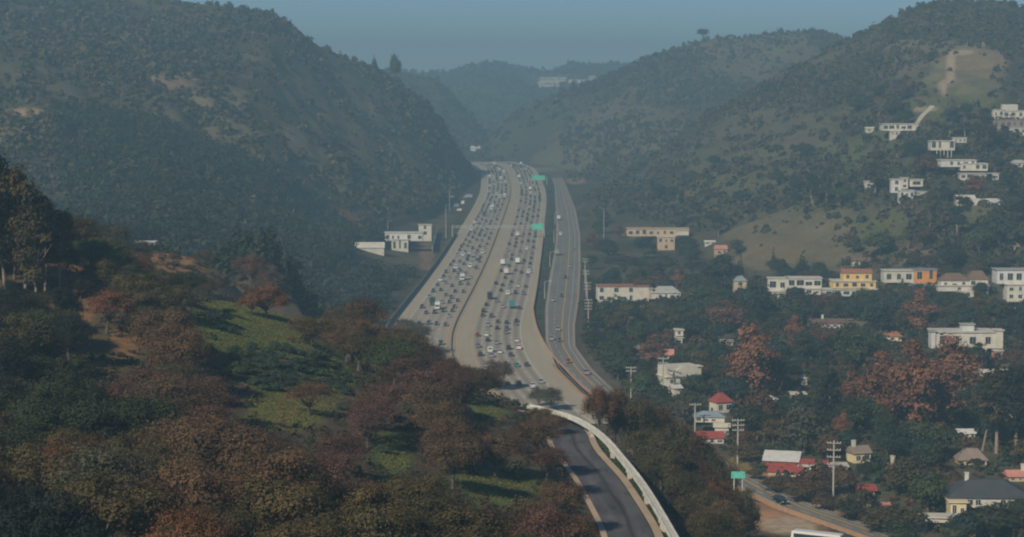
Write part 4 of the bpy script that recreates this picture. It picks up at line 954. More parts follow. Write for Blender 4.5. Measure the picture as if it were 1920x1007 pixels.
ANCH = [(40, 600, 'black', 'oak'), (100, 620, 'darkolive', 'oak'), (200, 575, 'redbrown', 'bareoak'), (200, 620, 'purple', 'bareoak'), (300, 600, 'darkolive', 'oak'), (320, 650, 'purple', 'bareoak'), (370, 610, 'brown', 'oak'), (500, 565, 'russet', 'oak'), (590, 620, 'olive', 'oak'), (660, 630, 'brown', 'bareoak'),
        (760, 625, 'olive', 'oak'), (690, 690, 'brown', 'oak'), (800, 700, 'purple', 'bareoak'), (900, 705, 'russet', 'oak'), (380, 730, 'purple', 'bareoak'), (430, 765, 'purple', 'bareoak'), (330, 700, 'brown', 'bareoak'), (90, 700, 'dkgreen', 'oak'), (60, 770, 'dkgreen', 'oak'), (130, 855, 'russet', 'bareoak'), (90, 840, 'olive', 'oak'),
        (250, 880, 'olive', 'oak'), (350, 850, 'brown', 'oak'), (450, 900, 'darkolive', 'oak'), (560, 840, 'brown', 'bareoak'), (620, 870, 'purple', 'bareoak'), (600, 740, 'brown', 'bareoak'), (860, 840, 'brown', 'oak'), (970, 830, 'brown', 'oak'), (760, 800, 'purple', 'bareoak'), (720, 740, 'purple', 'bareoak'), (800, 960, 'darkolive', 'oak'),
        (900, 965, 'darkolive', 'oak'), (1000, 930, 'brown', 'oak'), (650, 960, 'olive', 'oak'), (550, 930, 'olive', 'oak'), (200, 965, 'russet', 'bareoak'), (40, 960, 'black', 'oak'), (1150, 780, 'brown', 'oak'), (1200, 850, 'darkolive', 'oak'), (1300, 900, 'brown', 'oak'), (1350, 965, 'darkolive', 'oak'), (1230, 800, 'darkolive', 'oak'), (1260, 950, 'russet', 'oak'),
        (280, 500, 'darkolive', 'oak'), (370, 525, 'dkgreen', 'oak'), (200, 500, 'darkolive', 'oak'), (470, 540, 'brown', 'oak'), (600, 565, 'brown', 'oak'), (1050, 740, 'olive', 'oak'), (840, 760, 'brown', 'bareoak'), (1050, 850, 'purple', 'bareoak'), (260, 760, 'purple', 'bareoak'), (180, 780, 'dkgreen', 'oak')]
def blocked(x, y, z, h, w, areas):
    k = F / y; u, vb = (float(c) for c in proj(x, y, z)); wp, hp = w * k, h * k
    for f, t in ((0, .95), (0, .7), (-.25, .85), (.25, .85), (-.3, .65), (.3, .65), (-.5, .6), (.5, .6), (-.5, .42), (.5, .42), (0, .5), (-.25, .4), (.25, .4), (0, .3), (-.3, .2), (.3, .2)):
        for a in areas:
            if inside(a, u + f * wp, vb - t * hp): return True
    return False
def hides(x, y, z, h, w):
    k = F / y; u, vb = (float(c) for c in proj(x, y, z)); wp, hp = w * k * .46, h * k
    for u0, v0, u1, v1, Y in PROTECT:
        if y < Y + 12 and u + wp > u0 and u - wp < u1 and vb > v0 and vb - hp < v0 + (v1 - v0) * (.62 if (int(x * 7) % 3) else .25): return True
    return False

# --- hand-placed trees of the near hill
for q in [('gum', 12, 560, 120, 275, 'black'), ('gum', 48, 560, 110, 255, 'darkolive'), ('gum', 84, 556, 90, 205, 'black'), ('gum', 112, 540, 70, 150, 'darkolive'), ('gum', 66, 575, 90, 170, 'darkolive'), ('gum', -20, 570, 120, 250, 'black'), ('oak', 125, 520, 60, 75, 'black'), ('oak', 165, 520, 80, 70, 'darkolive', 545), ('oak', 215, 515, 90, 68, 'dkgreen', 540), ('oak', 262, 512, 84, 64, 'darkolive', 535), ('oak', 190, 545, 80, 66, 'darkolive'), ('oak', 245, 555, 84, 70, 'dkgreen'), ('oak', 300, 560, 90, 66, 'darkolive'), ('oak', 350, 562, 80, 62, 'dkgreen'), ('bareoak', 385, 500, 50, 34, 'brown', 528), ('oak', 395, 560, 60, 50, 'brown'), ('oak', 150, 560, 60, 50, 'black'),
          ('oak', 22, 640, 120, 110, 'black'), ('oak', 20, 1010, 190, 130, 'black'), ('oak', 95, 1040, 130, 110, 'dkgreen'), ('oak', 1392, 985, 76, 84, 'darkolive', 371), ('oak', 1362, 1000, 70, 92, 'brown', 368), ('oak', 20, 590, 90, 74, 'black'), ('oak', 62, 600, 84, 66, 'darkolive'), ('oak', 104, 584, 70, 56, 'black'), ('oak', -20, 610, 100, 80, 'black'), ('bareoak', 200, 625, 100, 105, 'redbrown'), ('oak', 500, 597, 110, 72, 'russet'), ('oak', 470, 590, 60, 45, 'russet'), ('oak', 585, 650, 95, 70, 'olive'), ('oak', 760, 668, 120, 85, 'olive'), ('oak', 655, 655, 110, 80, 'brown'),
          ('oak', 1038, 818, 62, 52, 'brown'), ('oak', 1002, 852, 112, 78, 'brown'), ('bareoak', 1024, 905, 120, 92, 'purple'), ('oak', 1052, 975, 110, 92, 'brown'), ('oak', 1078, 1040, 100, 88, 'russet'), ('oak', 1008, 806, 70, 52, 'olive'), ('oak', 1032, 772, 62, 55, 'olive'), ('oak', 1010, 765, 40, 45, 'darkolive'), ('oak', 930, 735, 90, 68, 'russet'), ('shrub', 412, 606, 54, 32, 'bluegreen'), ('shrub', 720, 850, 40, 26, 'blue'), ('shrub', 545, 640, 24, 14, 'brown'), ('oak', 1122, 800, 68, 96, 'russet', 372), ('oak', 1150, 810, 82, 100, 'brown', 378), ('oak', 1188, 830, 92, 110, 'darkolive', 380), ('oak', 1222, 850, 88, 114, 'brown', 384), ('oak', 1256, 880, 92, 120, 'darkolive', 384), ('oak', 1288, 900, 94, 118, 'brown', 386), ('oak', 1320, 930, 92, 116, 'darkolive', 388), ('oak', 1350, 955, 84, 116, 'brown', 388), ('oak', 1366, 980, 68, 66, 'darkolive', 390), ('oak', 1170, 800, 68, 86, 'olive', 400), ('oak', 1240, 850, 78, 96, 'brown', 400), ('bareoak', 580, 778, 120, 75, 'brown'), ('shrub', 650, 770, 44, 24, 'blue')]:
    tree_px(*q)
r_ = random.Random(17)
def try_shrub(poly, n, colours, wpx, hpx, gap=0.75):
    us = [p[0] for p in poly]; vs = [p[1] for p in poly]; done = []
    for _ in range(n * 14):
        u, v = r_.uniform(min(us), max(us)), r_.uniform(min(vs), max(vs))
        if not inside(poly, u, v): continue
        w = r_.uniform(*wpx)
        if any(abs(u - a) < (w + c) * .5 * gap and abs(v - b) < (w + c) * .28 * gap for a, b, c in done): continue
        done.append((u, v, w)); tree_px('shrub', u, v, w, r_.uniform(*hpx), r_.choice(colours))
        if len(done) >= n: break
try_shrub([(425, 655), (520, 650), (600, 668), (655, 705), (648, 742), (560, 740), (490, 735), (440, 700)], 60, ['blue', 'blue', 'bluegreen', 'green'], (22, 46), (16, 28), .5)
try_shrub([(380, 590), (440, 585), (440, 640), (400, 640)], 4, ['bluegreen', 'blue'], (24, 36), (16, 24))
try_shrub([(170, 640), (260, 640), (260, 690), (190, 690)], 6, ['grey', 'green', 'brown'], (16, 28), (10, 18))
try_shrub([(435, 500), (540, 497), (590, 560), (450, 548)], 34, ['grey', 'olive', 'brown', 'green'], (12, 34), (8, 22), .6)
try_shrub([(300, 475), (400, 480), (440, 545), (330, 520)], 14, ['grey', 'olive', 'brown'], (14, 30), (10, 20))
try_shrub([(510, 480), (560, 485), (640, 575), (560, 560)], 26, ['grey', 'olive', 'green'], (14, 26), (9, 16))

# --- the rest of the near wood: spread over the hill, coloured by zone
placed = [(t['x'], t['y'], t['w']) for t in TREES if t['kind'] != 'shrub']
def fill(n, xr, yr, size, gap, hz, test, pick, areas, limit, kinds=None, aspect=(.72, .95), tries=60):
    global placed
    c = 0
    for _ in range(n * tries):
        if c >= limit: break
        y = r_.uniform(*yr); x = r_.uniform(xr[0], xr[1])
        if not test(x, y): continue
        w = r_.uniform(*size)
        if any(abs(x - a) < 16 and abs(y - b) < 16 and (x - a) ** 2 + (y - b) ** 2 < (gap * (w + d) / 2) ** 2 for a, b, d in placed): continue
        z = float(height(np.array([x]), np.array([y]))[0])
        if not hz(x, y, z): continue
        u, v = (float(q) for q in proj(x, y, z + w * .5)); kind, colour = pick(u, v, x, y)
        asp = r_.uniform(*aspect)
        if kind in ('tall', 'gum'): asp = r_.uniform(1.0, 1.4)
        if kind == 'conifer': asp = r_.uniform(1.8, 2.4); 
        if kind == 'cypress': asp = 4.0
        ww = w * (.8 if kind in ('tall', 'gum') else .5 if kind == 'conifer' else .25 if kind == 'cypress' else 1); h = max(3.5, ww * asp)
        if blocked(x, y, z, h, ww, areas) or hides(x, y, z, h, ww): continue
        tree(kind, x, y, h, ww, colour, z); placed.append((x, y, w)); c += 1
    return c
def near_pick(u, v, x, y):
    d = sorted(((a - u) ** 2 + ((b - v) * 1.3) ** 2, c, k) for a, b, c, k in ANCH)
    i = 0 if r_.random() < .70 else r_.choice((1, 2))
    c = d[i][1]
    if r_.random() < .09: c = r_.choice(('olive', 'darkolive', 'grey', 'green'))
    return d[i][2], c
def near_test(x, y):
    a = x / y
    if not -.285 < a < .14: return False
    u, v = proj(x, y, 50)
    return True
def near_h(x, y, z):
    if z < 6: return False
    u, vb = (float(c) for c in proj(x, y, z))
    if vb > 1120 or u < -90 or u > 1480: return False
    if path_dist(np.array([x]), np.array([y]), ROAD)[0] < 6.4 or path_dist(np.array([x]), np.array([y]), GUIDE)[0] < 4.2: return False
    if any(inside(p, u, vb) for p in CLEAR): return False
    return True
n1 = fill(400, (-150, 50), (165, 640), (8.0, 13.5), .70, 0, near_test, near_pick, [], 0) if False else 0
NEAR_AREAS = CLEAR + [ROADVIEW, GUIDEVIEW, FREEVIEW, BANKVIEW]
n1 = fill(260, (-125, 52), (160, 470), (8.5, 14.0), .66, near_h, near_test, near_pick, NEAR_AREAS, 270)
n2 = fill(60, (-160, -40), (470, 640), (8, 13), .66, near_h, near_test, near_pick, NEAR_AREAS, 60)

# --- the valley east of the boulevard: measured trees first
for q in [('tall', 1410, 748, 104, 128, 'orange'), ('tall', 1725, 628, 62, 78, 'orange'), ('tall', 1495, 668, 44, 50, 'orange'), ('tall', 1528, 664, 40, 44, 'redbrown'), ('tall', 1650, 800, 96, 128, 'orange'), ('tall', 1712, 826, 104, 170, 'orange'), ('tall', 1784, 760, 108, 118, 'orange'), ('tall', 1600, 770, 60, 70, 'redbrown'), ('tall', 1760, 810, 100, 110, 'redbrown'),
          ('tall', 1363, 626, 70, 58, 'pinkbrown'), ('tall', 1224, 694, 58, 62, 'pinkbrown'), ('conifer', 1552, 812, 72, 175, 'black'), ('conifer', 1450, 507, 16, 46, 'dkgreen'), ('cypress', 1468, 514, 16, 30, 'dkgreen'), ('conifer', 1505, 513, 36, 40, 'dkgreen'), ('vround', 1505, 855, 104, 102, 'grey'), ('vround', 1425, 812, 80, 88, 'brown'),
          ('vdark', 1782, 512, 66, 62, 'bluegreen'), ('vdark', 1412, 606, 84, 78, 'bluegreen'), ('vdark', 1350, 548, 92, 70, 'dkgreen'), ('vdark', 1300, 640, 66, 52, 'bluegreen'), ('vdark', 1500, 612, 70, 62, 'dkgreen'), ('vround', 1590, 700, 80, 90, 'green'), ('vdark', 1640, 640, 96, 84, 'bluegreen'), ('vdark', 1466, 740, 70, 76, 'dkgreen'),
          ('vdark', 1690, 610, 80, 62, 'bluegreen'), ('vround', 1620, 590, 60, 50, 'green'), ('vround', 1275, 602, 50, 40, 'green'), ('vround', 1175, 606, 60, 36, 'yellow'), ('vround', 1128, 612, 40, 42, 'green'), ('vround', 1300, 566, 46, 28, 'lime'), ('vround', 1240, 520, 80, 46, 'green'), ('vdark', 1290, 500, 60, 50, 'dkgreen'), ('vdark', 1170, 520, 60, 44, 'dkgreen'),
          ('vdark', 1140, 490, 44, 40, 'dkgreen'), ('vdark', 1205, 478, 40, 36, 'bluegreen'), ('vdark', 1290, 476, 50, 34, 'dkgreen'), ('vdark', 1115, 660, 60, 44, 'dkgreen'), ('vround', 1160, 668, 60, 44, 'green'), ('vround', 1200, 640, 60, 40, 'green'), ('vdark', 1295, 740, 60, 46, 'dkgreen'), ('vdark', 1210, 740, 50, 50, 'dkgreen'), ('vround', 1400, 866, 70, 40, 'olive'),
          ('gum', 1868, 850, 120, 170, 'darkolive'), ('gum', 1905, 860, 110, 180, 'black'), ('gum', 1842, 846, 70, 150, 'bluegreen'), ('vround', 1735, 860, 130, 80, 'green'), ('vround', 1700, 930, 100, 80, 'darkolive'), ('vround', 1740, 960, 90, 80, 'green'), ('vround', 1520, 936, 100, 58, 'brown'), ('vround', 1570, 926, 70, 60, 'brown'), ('vround', 1615, 966, 80, 56, 'darkolive'), ('vround', 1680, 1002, 110, 60, 'darkolive'),
          ('vdark', 1860, 1010, 150, 70, 'dkgreen'), ('vdark', 1810, 1016, 90, 60, 'bluegreen'), ('vdark', 1910, 990, 80, 60, 'dkgreen'), ('gum', 1740, 446, 40, 90, 'darkolive'), ('gum', 1795, 446, 60, 80, 'bluegreen'), ('gum', 1525, 392, 40, 72, 'dkgreen'), ('gum', 1548, 388, 34, 84, 'dkgreen'), ('vround', 1580, 384, 60, 40, 'green'), ('vdark', 1715, 318, 50, 52, 'bluegreen'), ('gum', 1640, 370, 50, 70, 'darkolive'),
          ('gum', 1780, 262, 40, 60, 'bluegreen'), ('gum', 1810, 262, 46, 70, 'bluegreen'), ('gum', 1840, 262, 50, 60, 'dkgreen'), ('gum', 1850, 290, 60, 60, 'darkolive'), ('vround', 1740, 330, 60, 40, 'brown'), ('tall', 1826, 366, 44, 34, 'orange'), ('vround', 1650, 480, 70, 50, 'green'), ('vround', 1600, 476, 40, 36, 'grey'), ('vdark', 1876, 470, 90, 80, 'dkgreen'), ('vround', 1838, 480, 60, 60, 'green'),
          ('vdark', 1900, 420, 70, 60, 'dkgreen'), ('gum', 1890, 384, 50, 60, 'bluegreen'), ('vdark', 1660, 580, 60, 40, 'dkgreen'), ('vdark', 1730, 575, 60, 36, 'bluegreen'), ('vdark', 1870, 620, 90, 60, 'dkgreen'), ('vdark', 1910, 640, 60, 60, 'bluegreen'), ('vround', 1560, 600, 40, 34, 'olive'), ('vdark', 1490, 575, 50, 40, 'dkgreen'), ('vdark', 1350, 700, 60, 60, 'bluegreen'), ('vdark', 1490, 800, 80, 60, 'bluegreen')]:
    tree_px(*q)
placed += [(t['x'], t['y'], t['w'] * (1.0 if t['kind'] != 'shrub' else 0)) for t in TREES[-90:]]
VPAL = ['dkgreen', 'dkgreen', 'bluegreen', 'green', 'green', 'darkolive', 'olive', 'grey', 'brown', 'bluegreen']
def val_pick(u, v, x, y):
    q = r_.random()
    if q < .07: return 'tall', r_.choice(['orange', 'pinkbrown', 'redbrown', 'olive'])
    if q < .12: return 'conifer', r_.choice(['black', 'dkgreen'])
    if q < .20: return 'gum', r_.choice(['dkgreen', 'darkolive', 'bluegreen'])
    c = r_.choice(VPAL)
    return ('vdark' if c in ('dkgreen', 'bluegreen') else 'vround'), c
def val_test(x, y): return x > float(xbr(y)) + 4 and -.05 < x / y < .275
def val_h(x, y, z):
    u, vb = (float(c) for c in proj(x, y, z))
    if vb > 1060: return False
    if y > 960 and fbm(np.array([x / 30.]), np.array([y / 30.]), 99, 2)[0] < .40: return False
    # open grass slopes stay open
    for a, b, ru, rv in ((1500, 445, 150, 48), (1720, 482, 45, 20), (1800, 160, 100, 60), (1590, 285, 60, 20), (1640, 420, 40, 30)):
        if ((u - a) / ru) ** 2 + ((vb - b) / rv) ** 2 < 1: return False
    return True
n3 = fill(260, (30, 260), (455, 760), (7.5, 14), .60, val_h, val_test, val_pick, [FREEVIEW, BANKVIEW], 150)
n4 = fill(220, (20, 330), (760, 1050), (8, 14), .64, val_h, val_test, val_pick, [FREEVIEW, BANKVIEW], 150)
n5 = fill(120, (20, 420), (1050, 1550), (8, 15), .75, val_h, val_test, val_pick, [FREEVIEW], 75)
for q in [('vround', 1455, 925, 60, 34, 'brown'), ('vround', 1500, 942, 64, 40, 'darkolive'), ('vround', 1545, 958, 60, 40, 'brown'), ('vdark', 1590, 978, 70, 46, 'dkgreen'), ('vround', 1640, 1000, 80, 52, 'darkolive'), ('vround', 1690, 1015, 70, 40, 'green'), ('vround', 1415, 900, 40, 26, 'olive')]: tree_px(*q)
# lone trees on the skylines
for q in [('conifer', 702, 131, 16, 30, 'black', 2020), ('vdark', 740, 138, 26, 38, 'dkgreen', 2060), ('vdark', 1318, 78, 26, 26, 'dkgreen', 2610), ('vdark', 1372, 72, 20, 8, 'dkgreen', 2600)]: tree_px(*q)
n6 = fill(200, (30, 300), (455, 1040), (5, 8.5), .62, val_h, val_test, val_pick, [FREEVIEW, BANKVIEW], 60)
print('trees', len(TREES), n1, n2, n3, n4, n5)

# ------------------------------------------------------------------ far brush and woods nobody could count
def mass(name, pts, size, cols, per, label, cat, seed, leafk=.6, hk=.8):
    """one mesh of leaf sprays gathered into many low bushes"""
    r = np.random.default_rng(seed); n = len(pts)
    d = rand_dirs(r, n * per); d[:, 2] = np.abs(d[:, 2])
    s = np.repeat(size, per); base = np.repeat(pts, per, axis=0)
    lump = 1 + .35 * np.sin(d[:, 0] * 5 + np.repeat(r.random(n) * 6, per)) * np.cos(d[:, 1] * 4)
    p = base + d * np.c_[s * .5, s * .5, s * hk * .9] * (lump * (.7 + .35 * r.random(n * per)))[:, None]
    nr = d + rand_dirs(r, n * per) * .45; nr /= np.linalg.norm(nr, axis=1)[:, None]
    co, q = leaf_quads(p, nr, s * leafk * (.6 + .6 * r.random(n * per)), r)
    c = np.repeat(cols, per, axis=0) * (.75 + .5 * r.random((n * per, 1)))
    o = link(name, np_mesh(name, co, quads=q, attrs={'col': np.repeat(c, 4, axis=0)}), [M_bush])
    return tag(o, label, cat, kind='stuff')
def scatter(n, a_rng, y_rng, seed, keep):
    r = np.random.default_rng(seed)
    a = r.uniform(*a_rng, n); y = np.sqrt(r.uniform(y_rng[0] ** 2, y_rng[1] ** 2, n)); x = a * y
    z = height(x, y); u, v = proj(x, y, z)
    k = keep(x, y, z, u, v, r)
    return np.c_[x, y, z][k], u[k], v[k]
def off_road(x, y):
    c = xcl(np.clip(y, 480, 2850)); f = (x > c + LEFT_S - 7) & (x < c + WALL_S(y) + 1.2) & (y > 560) & (y < 2475); b = (x > xbl(y) - 2.5) & (x < xbr(y) + 3) & (y < 2100)
    return ~(f | b)
BC = 1.0 * np.array([(.044, .047, .026), (.058, .055, .030), (.038, .042, .027), (.074, .060, .036), (.058, .046, .030)])
def brush_cols(n, r): return BC[r.integers(0, len(BC), n)] * (.75 + .5 * r.random((n, 1)))
def patch_open(u, v, y):
    m = np.ones(u.shape)
    for uc, vc, ru, rv, y0, y1, col, st in PATCH:
        if y0 < 880: continue
        d = ((u - uc) / ru) ** 2 + ((v - vc) / rv) ** 2
        m = np.where((d < .85) & (y > y0) & (y < y1), np.minimum(m, 1 - .88 * st), m)
    return m
def hill_keep(dens, y0):
    def f(x, y, z, u, v, r):
        g = fbm(x / 70 + .3 * y / 70, y / 150, 201, 5)
        p = np.clip((g - .33) * 4.2, .16, 1) * dens * patch_open(u, v, y)
        return (r.random(len(x)) < p) & off_road(x, y) & (y > y0) & (u > -160) & (u < 2080) & ~((np.abs((u - 1719) + (v - 231) * .9) < 13) & (v > 192) & (v < 246))
    return f
_r = np.random.default_rng(5)
P, u, v = scatter(38000, (-.29, -.008), (950, 2500), 301, lambda x, y, z, u, v, r: hill_keep(.9, 950)(x, y, z, u, v, r) & (z > 9) & (x < xcl(np.clip(y, 480, 2850)) + LEFT_S - 6))
mass('western_chaparral', P, 2.6 + 6.5 * _r.random(len(P)) ** 2.2, brush_cols(len(P), _r), 18, 'dark brush covering the shaded hillside west of the freeway', 'chaparral', 1)
P, u, v = scatter(70000, (.012, .30), (1000, 2750), 302, lambda x, y, z, u, v, r: hill_keep(.85, 1000)(x, y, z, u, v, r) & (z > 9) & (x > xbr(y) + 6))
mass('eastern_chaparral', P, 1.7 + 5.4 * _r.random(len(P)) ** 2.2, brush_cols(len(P), _r), 17, 'patchy brush covering the sunlit hillside east of the boulevard', 'chaparral', 2)
P, u, v = scatter(9000, (-.12, .12), (2450, 4800), 303, lambda x, y, z, u, v, r: hill_keep(.9, 2450)(x, y, z, u, v, r))
mass('distant_chaparral', P, _r.uniform(6, 12, len(P)), brush_cols(len(P), _r), 14, 'hazy brush on the distant ridges that close the canyon', 'chaparral', 3)
# woodland at the foot of the western hill
def wood_keep(x, y, z, u, v, r):
    sky_ = (u > 110) & (u < 830) & off_road(x, y) & (x < xcl(np.clip(y, 480, 2850)) + LEFT_S - 9)
    n_ = fbm(x / 40, y / 40, 210, 3)
    k = sky_ & (n_ > .30) & (r.random(len(x)) < patch_open(u, v, y))
    for u0, v0, u1, v1, Y in PROTECT:
        k &= ~((u > u0 - 8) & (u < u1 + 8) & (v > v0) & (v < v1 + 46) & (y < Y + 15))
    return k
P, u, v = scatter(2600, (-.24, -.02), (640, 1330), 304, wood_keep)
wc = np.array([(.022, .036, .022), (.028, .042, .024), (.020, .030, .024), (.036, .042, .024)])
mass('western_woodland', P, _r.uniform(7, 13, len(P)), wc[_r.integers(0, 4, len(P))] * (.8 + .4 * _r.random((len(P), 1))), 150, 'dense dark green wood filling the hollow west of the freeway', 'woodland', 4, leafk=.17, hk=.85)
# ivy and low growth beside the roads
P, u, v = scatter(26000, (-.06, .11), (600, 1900), 305, lambda x, y, z, u, v, r: (x > xcl(np.clip(y, 480, 2850)) + WALL_S(y) + 2) & (x < xbl(y) - 2.4) & (r.random(len(x)) < .5))
mass('slope_ivy', P, _r.uniform(.8, 1.7, len(P)), brush_cols(len(P), _r) * .85, 12, 'low dark ivy on the slope between the freeway and the boulevard', 'ivy', 6, hk=.45)
P, u, v = scatter(11000, (-.01, .30), (450, 1080), 306, lambda x, y, z, u, v, r: (x > xbr(y) + 4) & (r.random(len(x)) < .8) & (u < 1990))
k = np.ones(len(P), bool)
for u0, v0, u1, v1, Y in PROTECT: k &= ~((u > u0 - 4) & (u < u1 + 4) & (v > v0) & (v < v1 + 2))
for a in (BANKVIEW,): k &= ~np.array([inside(a, *q) for q in zip(u, v)], bool)
P = P[k]
mass('garden_undergrowth', P, 1.5 + 4.5 * _r.random(len(P)) ** 2, np.array([(.036, .046, .024), (.05, .045, .026), (.075, .045, .028), (.026, .04, .026)])[_r.integers(0, 4, len(P))], 30, 'mixed garden bushes and hedges between the valley houses', 'undergrowth', 7, leafk=.34)
P, u, v = scatter(16000, (-.29, .125), (160, 600), 307, lambda x, y, z, u, v, r: (z > 6) & (path_dist(x, y, ROAD) > 4.6) & (path_dist(x, y, GUIDE) > 2.2) & off_road(x, y) & (r.random(len(x)) < .6))
_V = (path_dist(P[:, 0], P[:, 1], ROAD) < 8) & (path_dist(P[:, 0], P[:, 1], GUIDE) < 6)
P = P[~_V]; u = u[~_V]; v = v[~_V]
inC = np.array([any(inside(p, *q) for p in CLEAR[:5]) for q in zip(u, v)], bool)
P1 = P[~inC]
mass('hill_undergrowth', P1, _r.uniform(.7, 2.2, len(P1)), np.array([(.045, .038, .022), (.055, .036, .026), (.035, .04, .022)])[_r.integers(0, 3, len(P1))], 22, 'low dull undergrowth beneath the trees of the near hill', 'undergrowth', 8, leafk=.3, hk=.7)
P2, u, v = scatter(60000, (-.17, .02), (235, 440), 308, lambda x, y, z, u, v, r: np.array([any(inside(p, *q) for p in CLEAR[:4]) for q in zip(u, v)], bool))
gc = np.array([(.105, .125, .035), (.125, .135, .04), (.135, .115, .045), (.085, .105, .036)])
mass('clearing_grass', P2, _r.uniform(.2, .55, len(P2)), gc[_r.integers(0, 4, len(P2))], 7, 'short bright green grass of the clearings on the near hill', 'grass', 9, leafk=.5, hk=.5)

# ------------------------------------------------------------------ tell look-alike trees apart
ORD = ['', 'second ', 'third ', 'fourth ', 'fifth ', 'sixth ', 'seventh ', 'eighth ', 'ninth ', 'tenth ', 'eleventh ', 'twelfth ', 'thirteenth ', 'fourteenth ']
def label_trees():
    groups = {}
    for t in TREES:
        d = sorted(((l[1] - t['u']) ** 2 + (l[2] - t['v']) ** 2, l) for l in LANDMARKS)[:4]
        t['lm'] = [x[1] for x in d]
        l = d[0][1]; du, dv = t['u'] - l[1], t['v'] - l[2]; fwy = 1 if (du > 0) == (t['x'] < float(xcl(min(t['y'], 2800)))) else -1
        rel = ('below' if dv > 0 else 'above') if abs(dv) > abs(du) * .8 else ('on the freeway side of' if fwy > 0 else 'on the side away from the freeway of')
        sz = ''
        t['d'] = d[0][0]
        groups.setdefault((KINDNAME[t['kind']][2], t['col'], rel, l[0]), []).append(t)
    for (kn, col, rel, lm), ts in groups.items():
        ts.sort(key=lambda t: t['d'])
        big = max(ts, key=lambda t: t['h']) if len(ts) > 2 else None
        for i, t in enumerate(ts):
            rel_ = {'on the freeway side of': 'freeway side of', 'on the side away from the freeway of': 'far side of'}.get(rel, rel)
            if len(ts) == 1: s = f'{col} {kn} {rel_} {lm}'
            else: s = f'{ORD[min(i, 13)]}nearest {col} {kn} {rel_} {lm}'
            t['o']['label'] = s
            t['o']['group'] = {'shrub': 'shrubs on the hillside'}.get(t['kind'], 'trees of the canyon')
label_trees()

P, u, v = scatter(30000, (.02, .09), (230, 370), 309, lambda x, y, z, u, v, r: (path_dist(x, y, ROAD) > 4.9) & (path_dist(x, y, ROAD) < 9) & (path_dist(x, y, GUIDE) < 5) & (path_dist(x, y, GUIDE) > .5))
mass('verge_groundcover', P, _r.uniform(.4, .9, len(P)), np.array([(.04, .065, .026), (.05, .07, .03), (.035, .055, .028)])[_r.integers(0, 3, len(P))], 10, 'low green groundcover between the pale kerb and the white guideway', 'ground cover', 10, leafk=.45, hk=.6)
# ------------------------------------------------------------------ vehicles
def wheel_mesh(r=.33, w=.22):
    b = MB(); n = 12
    for x0, x1, rr, m in ((-w / 2, w / 2, r, 0), (-w / 2 - .01, w / 2 + .01, r * .6, 1)):
        ring = [[(x, rr * math.cos(2 * math.pi * j / n), rr * math.sin(2 * math.pi * j / n)) for j in range(n)] for x in (x0, x1)]
        b.add(ring[0] + ring[1], [tuple(range(n - 1, -1, -1)), tuple(range(n, 2 * n))] + [(j, (j + 1) % n, (j + 1) % n + n, j + n) for j in range(n)], m)
    return b.mesh('wheel', [M_dark, M_steel])
WHEEL = wheel_mesh(); BIGWHEEL = wheel_mesh(.5, .3)
def taper_prism(b, prof, wb, wt, zb, zt, m):
    """side outline [(y, z)], half width wb at height zb narrowing to wt at zt"""
    hw = lambda z: wb + (wt - wb) * min(1, max(0, (z - zb) / (zt - zb)))
    n = len(prof); vs = [(-hw(z), y, z) for y, z in prof] + [(hw(z), y, z) for y, z in prof]
    b.add(vs, [tuple(range(n)), tuple(range(2 * n - 1, n - 1, -1))] + [(i, i + n, (i + 1) % n + n, (i + 1) % n) for i in range(n)], m)
